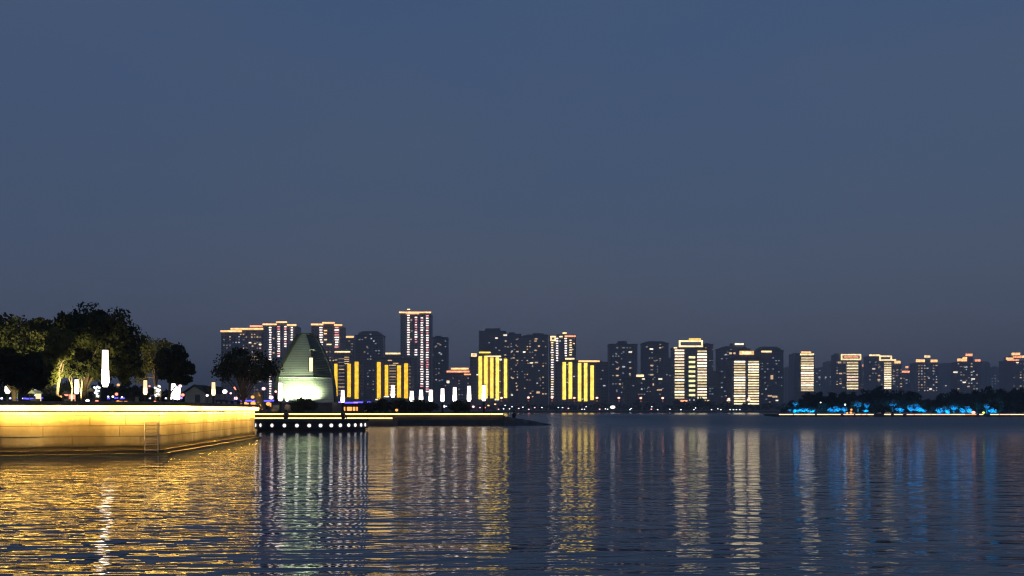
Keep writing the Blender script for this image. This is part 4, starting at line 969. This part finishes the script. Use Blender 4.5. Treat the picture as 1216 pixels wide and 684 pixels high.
T.roof(950,966.5,420.8,2,G_ROOFW); T.roof(951,963,418.3,1.6,G_ROOF)
T.bars(951.2,966,423.5,465,14,1.9,[G_BAR,G_BARH,G_BARD,G_BARR])
T = Tower('faint low hazy block with three small windows in a row', 1800, [(967,993,437),(981,990,430)], fac=3, seed=28)
T.win((973,447.8,1,2.2),(980.5,448,1,1.8),(987,447.6,4,2.6)); T.rwin(970,990,440,462,8,(3,3))
T = Tower('tower with a glowing rectangular roof frame and a broad cream banded column', 1300, [(992,1022.5,427.5),(993,999,421)], fac=0, seed=29, bay=14)
T.frame(998.5,1022.5,420.4,427.6,1.7,G_ROOFW); T.roof(1002,1019,423.9,1.4,G_ROOFR)
T.bars(1005.5,1019,429,463,10,1.8,[G_BAR,G_BARR,G_BARD]); T.win((997,430.5,0,4,2),(1002.5,430.5,2,3,2),(998,443.5,0,3.6,1.6),(1002,443,2,2),(998,450,2,2),(998,455.5,0,2.4),(1001.5,460,2,3)); T.rwin(994,1003,430,462,6,(2,2,0))
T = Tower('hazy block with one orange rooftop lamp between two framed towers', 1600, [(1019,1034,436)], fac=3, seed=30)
T.roof(1024,1030.5,434,2.6,G_ROOFR); T.win((1028,439,2),(1032.5,451,1)); T.rwin(1022,1032,440,462,6,(2,3))
T = Tower('wide tower with a sloping glowing roof line and a slim cream banded column', 1350, [(1031.5,1049.5,423),(1048,1060,428.5),(1058,1071,432.5)], fac=0, seed=31, bay=14)
T.roof(1032,1045,421.9,1.9,G_ROOFW); T.frame(1044,1059,422.2,428.4,1.7,G_ROOFW); T.roof(1058,1064,427.5,1.8,G_ROOFW); T.roof(1062,1069,430,3,G_ROOF)
T.bars(1050,1058.2,430,462,12,1.6,[G_BAR,G_DOTY,G_BARD,G_BARH]); T.win((1037.5,438,4,3.4),(1044,446,0,2.4),(1043.5,451,0,3,1.8),(1044.5,435.5,2),(1033,451,3),(1061.5,441,2),(1061,446,2),(1062,453,1,2)); T.rwin(1061,1070,436,462,9,(2,0,3)); T.rwin(1033,1047,430,460,8,(2,3))
T = Tower('lower hazy block with a red orange stepped rooftop lamp', 1600, [(1067,1083,443)], fac=3, seed=32, hut=[(1073,1080,439)])
T.roof(1071,1080,441.4,2.4,G_ROOFR); T.roof(1075,1078.5,436,2.4,G_ROOFR); T.win((1076.5,451,1,2),(1076.5,455,3)); T.rwin(1070,1081,446,462,4,(3,2))
# ---- right
T = Tower('tower with two orange roof lines either side of a small lit cap', 1450, [(1087,1114,431),(1097,1105,427)], fac=0, seed=33)
T.roof(1087.5,1098,428.4,3.2,G_ROOF); T.roof(1105,1113,428.6,3,G_ROOF); T.roof(1097.5,1104.5,423.4,2.6,G_ROOFW); T.rwin(1091,1112,434,466,28,(0,2,3,1,2)); T.win((1103,449,1,2),(1105,462,4,3,2))
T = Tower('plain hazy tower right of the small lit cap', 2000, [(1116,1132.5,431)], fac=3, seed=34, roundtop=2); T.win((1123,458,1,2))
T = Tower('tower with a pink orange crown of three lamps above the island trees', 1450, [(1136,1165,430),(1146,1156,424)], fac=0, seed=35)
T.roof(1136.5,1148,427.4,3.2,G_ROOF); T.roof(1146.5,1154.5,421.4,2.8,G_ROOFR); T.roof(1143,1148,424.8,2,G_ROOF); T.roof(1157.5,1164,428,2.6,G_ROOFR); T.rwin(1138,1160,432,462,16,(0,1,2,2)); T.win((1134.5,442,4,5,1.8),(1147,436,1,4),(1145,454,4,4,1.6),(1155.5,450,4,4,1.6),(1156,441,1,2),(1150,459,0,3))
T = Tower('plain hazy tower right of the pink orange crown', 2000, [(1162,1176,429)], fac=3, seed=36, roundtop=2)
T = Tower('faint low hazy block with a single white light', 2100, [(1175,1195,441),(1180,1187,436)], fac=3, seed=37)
T.win((1188.5,443.4,4,4,1.7),); T.rwin(1178,1193,446,460,8,(3,))
T = Tower('tower at the right edge with a clustered orange rooftop', 1450, [(1194,1228,428.5),(1200,1212,424)], fac=0, seed=38)
T.roof(1194.5,1203,426,2.6,G_ROOF); T.roof(1201,1211,420.4,3,G_ROOF); T.roof(1203,1213,424,2,G_ROOFR); T.roof(1211,1226,423.6,2.6,G_ROOF); T.roof(1196,1210,427.6,1.4,G_ROOFR); T.rwin(1204,1216,432,462,10,(0,2,3)); T.win((1208,430.5,4,3))
T = Tower('faint hazy slab behind the far left of the island', 2100, [(1083,1092,436),(1110,1120,441)], fac=3, seed=39)

# ------------------------------------------------------------------ far shore: trees, street lamps, small lights
def proto_tree(name, label, cat, group, seed, n, size, hgt, wid, leaf, spread=1.0):
    t = thing(name, label, cat, (0, 0, 0), group); R = random.Random(seed)
    E = [(0, 0, hgt*0.6, wid*0.5, wid*0.45, hgt*0.36, 3), (wid*0.2, 0.1, hgt*0.5, wid*0.32, wid*0.3, hgt*0.3, 1.4), (-wid*0.22, 0, hgt*0.52, wid*0.3, wid*0.3, hgt*0.28, 1.4), (0, 0, hgt*0.28, wid*0.42, wid*0.36, hgt*0.22, 1.2)]
    m, cl = leaves_mb(E, n, size, seed, 0.26, 34, (0.45, 1.0)); build_leaves(m, 'crown', leaf, t)
    trunk_mb((0,0,-0.3), (0.1,0,hgt*0.45), hgt*0.022, [c for c, s in cl], seed, 7).build('trunk', BARK, t, smooth=True)
    return t
R = random.Random(77)
sh_lab, sh_grp = 'dark tree in the low unlit row along the far shore', 'trees along the far shore'
SH = [proto_tree('shore_tree', sh_lab, 'tree', sh_grp, 60+i, 420, 0.75, 7.0, 8.0, LEAFI) for i in range(3)]
px = 432.0; k = 0
while px < 936:
    Y = R.uniform(822, 850); s = R.uniform(0.65, 1.15)*(0.8 if px < 640 else 1.0)
    loc = (wx(px, Y), Y, FG)
    if k < 3: SH[k].location = loc; SH[k].scale = (s, s, s); SH[k].rotation_euler = (0,0,R.uniform(0,6.2))
    else: copy_tree(SH[k % 3], loc, (s*1.15, s, s), R.uniform(0, 6.2))
    px += R.uniform(5.5, 10.5); k += 1
# one hill of darker trees in front of the brightest tower's foot
for px, s in ((806,1.5),(820,1.2),(833,1.6),(842,1.4),(860,1.2),(756,1.2),(771,1.15)):
    copy_tree(SH[k % 3], (wx(px,846), 846, FG), (s, s, s*1.05), R.uniform(0,6.2)); k += 1
def street_lamp(px, py, first=None, white=False):
    Y = 818.0
    if first is None:
        t = thing('street_lamp', 'tall street lamp with a red orange head in the even row on the far shore', 'street lamp', (wx(px,Y), Y, FG), 'street lamps on the far shore')
        x = wx(px, Y); zt = wz(py, Y)
        MB().tube([(x,Y,FG),(x,Y,zt-0.9)], 0.11, 6).build('pole', DARKMETAL, t)
        MB().ball((x,Y,zt), 1.15, 0.85, 10, 6).build('lamp_head', G_STREET, t)
        MB().box(x-0.6,x+0.6,Y-0.14,Y-0.02,zt-3.4,zt-2.2).build('banner', glow('dim_banner',(1.0,0.3,0.12),0.35), t)
        return t
    return copy_tree(first, (wx(px,Y), Y, FG + (474-py)*0.35))
SL = street_lamp(595.5, 472.5)
for px, py in ((627.5,473),(655.5,473.5),(682,474),(709,474),(735,474),(761,474.5),(787,474.5),(865.5,476.5),(889.5,475)): street_lamp(px, py, SL)
PL = None
for px, py, kind in ((605,485.5,0),(608,483,0),(616,485,1),(621,483.5,0),(628,486,1),(635,484,1),(643.5,484,0),(663,484,0),(668,484,0),(675,485,1),(694,486,0),(696,483,0),(691,486,0),(712,486,1),(719,485.5,0),(721.5,486,0),(727.5,483.5,2),(748,487,0),(749.5,485,0),(773.5,486,1),(774,483,0),(781,487.5,0),(795.5,486,0),(808.5,488,0),(826,484.5,0),(824,488,0),(845,489,0),(856,489,0),(852.5,485.5,0),(867,488.5,0),(871,489,0),(874.5,488.5,0),(878.5,488,0),(552,486,0),(530,482.5,0),(588,480,3),(580,481.5,3),(570,484,1),(592,486,1),(598,485.5,0),(600,481.5,0)):
    Y = 814.5; x = wx(px,Y); z = max(wz(py,Y), 2.6); r = (0.5, 0.55, 1.9, 0.8)[kind]
    mat = (G_WHT, G_PINK, glow('globe_far', (1.0, 0.93, 0.92), 1.8), G_ROOF)[kind]
    lab = ('small white shore lamp low by the water under the skyline', 'small pink shore lamp low by the water under the skyline', 'large white globe lamp low on the far shore near the square dark tower', 'small orange shore lamp at the foot of the five bright yellow strips')[kind]
    t = thing('shore_lamp', lab, 'lamp', (x, Y, FG), ('white shore lamps','pink shore lamps',None,'orange shore lamps')[kind])
    MB().tube([(x,Y,FG),(x,Y,z-r*0.5)], 0.08, 5).build('pole', DARKMETAL, t)
    MB().ball((x,Y,z), r*1.25, r*0.8, 8, 5).build('lamp_head', mat, t)

# ------------------------------------------------------------------ the low island on the right with blue floodlit shrubs
IY = 300.0; IX0 = wx(926, IY)
tag(MB().prism([(IX0, IY+0.3), (IX0+3, IY-0.0+0.3), (300, IY+0.3), (300, IY+70), (IX0+14, IY+70), (IX0+2, IY+16)], -1.0, 0.78).build('island_ground', SOIL), kind='structure')
def island_edge():
    t = thing('island_edge', 'low island shore wall with a broken line of warm strip lights', 'wall', (IX0+40, IY, 0))
    MB().box(IX0, 300, IY, IY+0.28, -0.9, 0.55).build('wall', CONC, t)
    for a, b, m in ((925,955,G_ISL),(955.4,984,G_ISL),(984.3,1001,G_ISL),(1001.5,1014,G_ISLR),(1016,1022,G_ISL),(1023,1029,G_ISLR),(1030,1037.5,G_ISL),(1050,1061,G_ISL),(1061.6,1074,G_ISL),(1076.6,1094,G_ISLR),(1094.3,1112,G_ISL),(1112.3,1128,G_ISLR),(1128.4,1146,G_ISL),(1146.4,1160,G_ISL),(1163,1171,G_ISL),(1176,1186,G_ISL),(1187,1199,G_ISLR),(1199.4,1230,G_ISL)):
        x = wx(a,IY); xe = wx(b,IY)-0.05; Rr = random.Random(int(a))
        while x < xe-0.3:                       # short lengths of lamp tube, some dark between
            v = min(xe, x + Rr.uniform(1.0, 4.5))
            MB().box(x, v, IY-0.12, IY-0.003, 0.66, 0.92).build('strip_light', m if Rr.random() < 0.65 else Rr.choice((G_ISLR, G_ISL, G_ORA)), t)
            x = v + Rr.choice((0.06, 0.06, 0.3, 0.7))
    MB().box(IX0, 300, IY, IY+0.5, 0.56, 0.74).build('coping', CONC, t)
island_edge()
R = random.Random(5)
is_lab, is_grp = 'dark rounded tree in the dense unlit mass along the low island', 'trees on the island'
IS = [proto_tree('island_tree', is_lab, 'tree', is_grp, 80+i, 1500, 0.34, 7.0, 7.0, LEAFI) for i in range(4)]
TOPL = [(928,486),(934,479),(942,473),(950,468.5),(960,465.5),(972,462.5),(985,463.5),(997,465),(1010,462.5),(1020,461),(1030,459),(1045,459),(1058,461),(1075,461),(1085,464),(1095,466.5),(1101,473),(1104,478),(1107,468),(1120,464.5),(1140,461.5),(1160,460.5),(1175,459.5),(1240,459)]
def topline(px):
    for a, b in zip(TOPL, TOPL[1:]):
        if a[0] <= px <= b[0]: return a[1] + (b[1]-a[1])*(px-a[0])/(b[0]-a[0])
    return 470
k = 0
for row, (Y0, drop, step) in enumerate(((322, 0.0, 10.5), (312, 4.5, 10.0), (306.5, 12.0, 11.0))):
    px = 932 + row*3
    while px < 1236:
        if 1101 < px < 1108 and row < 2: px += 4; continue
        yt = topline(px) + drop + R.uniform(-0.2, 2.4)
        if yt < 483:
            Y = Y0 + R.uniform(-2, 3); h = wz(yt, Y) - 0.7; sz = h/6.9; sx = max(sz*0.75, min(sz*1.2, 0.72))
            loc = (wx(px, Y), Y, 0.75)
            if k < 4: IS[k].location = loc; IS[k].scale = (sx, sx, sz)
            else: copy_tree(IS[k % 4], loc, (sx, sx, sz), R.uniform(0, 6.2))
            k += 1
        px += step*R.uniform(0.75, 1.25)
BL = (0.0, 0.33, 1.0)
def blue_shrub(label, px, py, rx, ry, seed, power=1.0, Y=302.6):
    ells = [(px, py, rx, ry)] if rx < 5 else [(px-rx*0.45, py+ry*0.15, rx*0.55, ry*0.8), (px+rx*0.1, py-ry*0.1, rx*0.5, ry*0.95), (px+rx*0.6, py+ry*0.2, rx*0.42, ry*0.75)]
    bush(label, Y, ells, int(500+60*rx*ry), 0.17, seed, 0.77, leaf=LEAFP, name='floodlit_shrub', group='blue floodlit shrubs on the island')
    n = max(1, round(rx/3.2))
    for i in range(n):
        u = px + (0 if n == 1 else rx*1.5*(i/(n-1)-0.5))
        spot('blue_floodlight', (wx(u, Y-2.1), Y-2.1, 0.95), (wx(u, Y), Y, wz(py, Y)), 2500*power, BL, 82, 0.5, 0.08)
for i, (lab, px, py, rx, ry, pw) in enumerate((
    ('long flat blue lit shrub bed at the island tip', 953, 487, 17, 2.6, 1.0), ('small blue lit shrub tuft above the flat bed at the island tip', 944, 479, 3.2, 2.4, .5),
    ('wide blue lit shrub left of the orange lamp cluster', 991, 486, 7, 3.8, 1.2), ('small blue lit shrub right beside the orange lamp cluster', 1003, 486, 3.2, 2.6, .8),
    ('tall oval blue lit shrub, left one of the pair', 1019, 480, 3.2, 4.6, 1.2), ('tall oval blue lit shrub, right one of the pair', 1029.6, 480.3, 3.2, 4.2, 1.2),
    ('little low blue lit shrub beneath the oval pair', 1027, 487.5, 4, 1.6, .5), ('upright blue lit shrub left of the stepped one', 1060, 479.5, 3.4, 4.2, 1.2),
    ('stepped blue lit shrub beside the widest gap', 1069, 485.5, 4, 4, 1.0), ('big clumped blue lit shrub in the middle of the island', 1086, 483.5, 8, 5.4, 1.4),
    ('small blue lit shrub at the right foot of the big clump', 1097, 487.5, 3.4, 2.0, .7), ('broad domed blue lit shrub left of the red lamp', 1120, 487, 8, 5, 1.4),
    ('narrow blue lit shrub between the two broad ones', 1132.5, 484, 3.4, 4, .9), ('broad blue lit shrub touching the red lamp', 1147, 486.5, 7.4, 4.4, 1.4),
    ('upper small blue lit shrub right of the red lamp', 1172, 482, 3.2, 2.4, .9), ('lower blue lit shrub right of the red lamp', 1178.5, 487.5, 5, 2.8, .9))):
    blue_shrub(lab, px, py, rx, ry, 200+i, pw)
def island_lamp(label, px, py, r, mat, Y=301.2):
    x, z = wx(px,Y), max(wz(py,Y), 0.78+r); t = thing('island_lamp', label, 'lamp', (x,Y,0.77))
    MB().tube([(x,Y,0.77),(x,Y,z-r*.8)], 0.05, 6).build('pole', DARKMETAL, t); MB().ball((x,Y,z), r, r*0.9, 10, 6).build('lamp_head', mat, t)
island_lamp('bright pinkish red lamp between two broad blue lit shrubs on the island', 1156, 490, 0.6, glow('red_white_lamp', (1.0,0.4,0.36), 2.4, True))
for lab, px, py, r in (('orange lamp lowest in the island cluster left of the oval pair', 1006, 490.5, .36), ('orange lamp highest in the island cluster left of the oval pair', 1011, 486.5, .36), ('orange lamp middle of the island cluster left of the oval pair', 1010.5, 490, .42)):
    island_lamp(lab, px, py, r, G_ORA)
island_lamp('small white lamp in the dark trees above the wide blue shrub', 1003.5, 480.5, 0.3, G_WHT)
island_lamp('small pale lamp alone in the dark trees near the island tip', 974.5, 478, 0.22, G_WHT)
island_lamp('small greenish yellow lamp right of the red lamp', 1168, 490, 0.4, glow('lime_lamp', (0.7,0.9,0.15), 1.6))

# ------------------------------------------------------------------ render settings
sc.view_settings.view_transform = 'Standard'; sc.view_settings.look = 'None'; sc.view_settings.exposure = 0; sc.view_settings.gamma = 1
sc.view_settings.use_curve_mapping = False
sc.render.engine = 'CYCLES'; cy = sc.cycles
cy.pixel_filter_type = 'BLACKMAN_HARRIS'; cy.filter_width = 1.2
cy.use_denoising = True; cy.denoiser = 'OPENIMAGEDENOISE'
cy.max_bounces = 6; cy.diffuse_bounces = 2; cy.glossy_bounces = 3; cy.transmission_bounces = 2; cy.volume_bounces = 0
cy.sample_clamp_indirect = 8; cy.use_light_tree = True; cy.caustics_reflective = False; cy.caustics_refractive = False
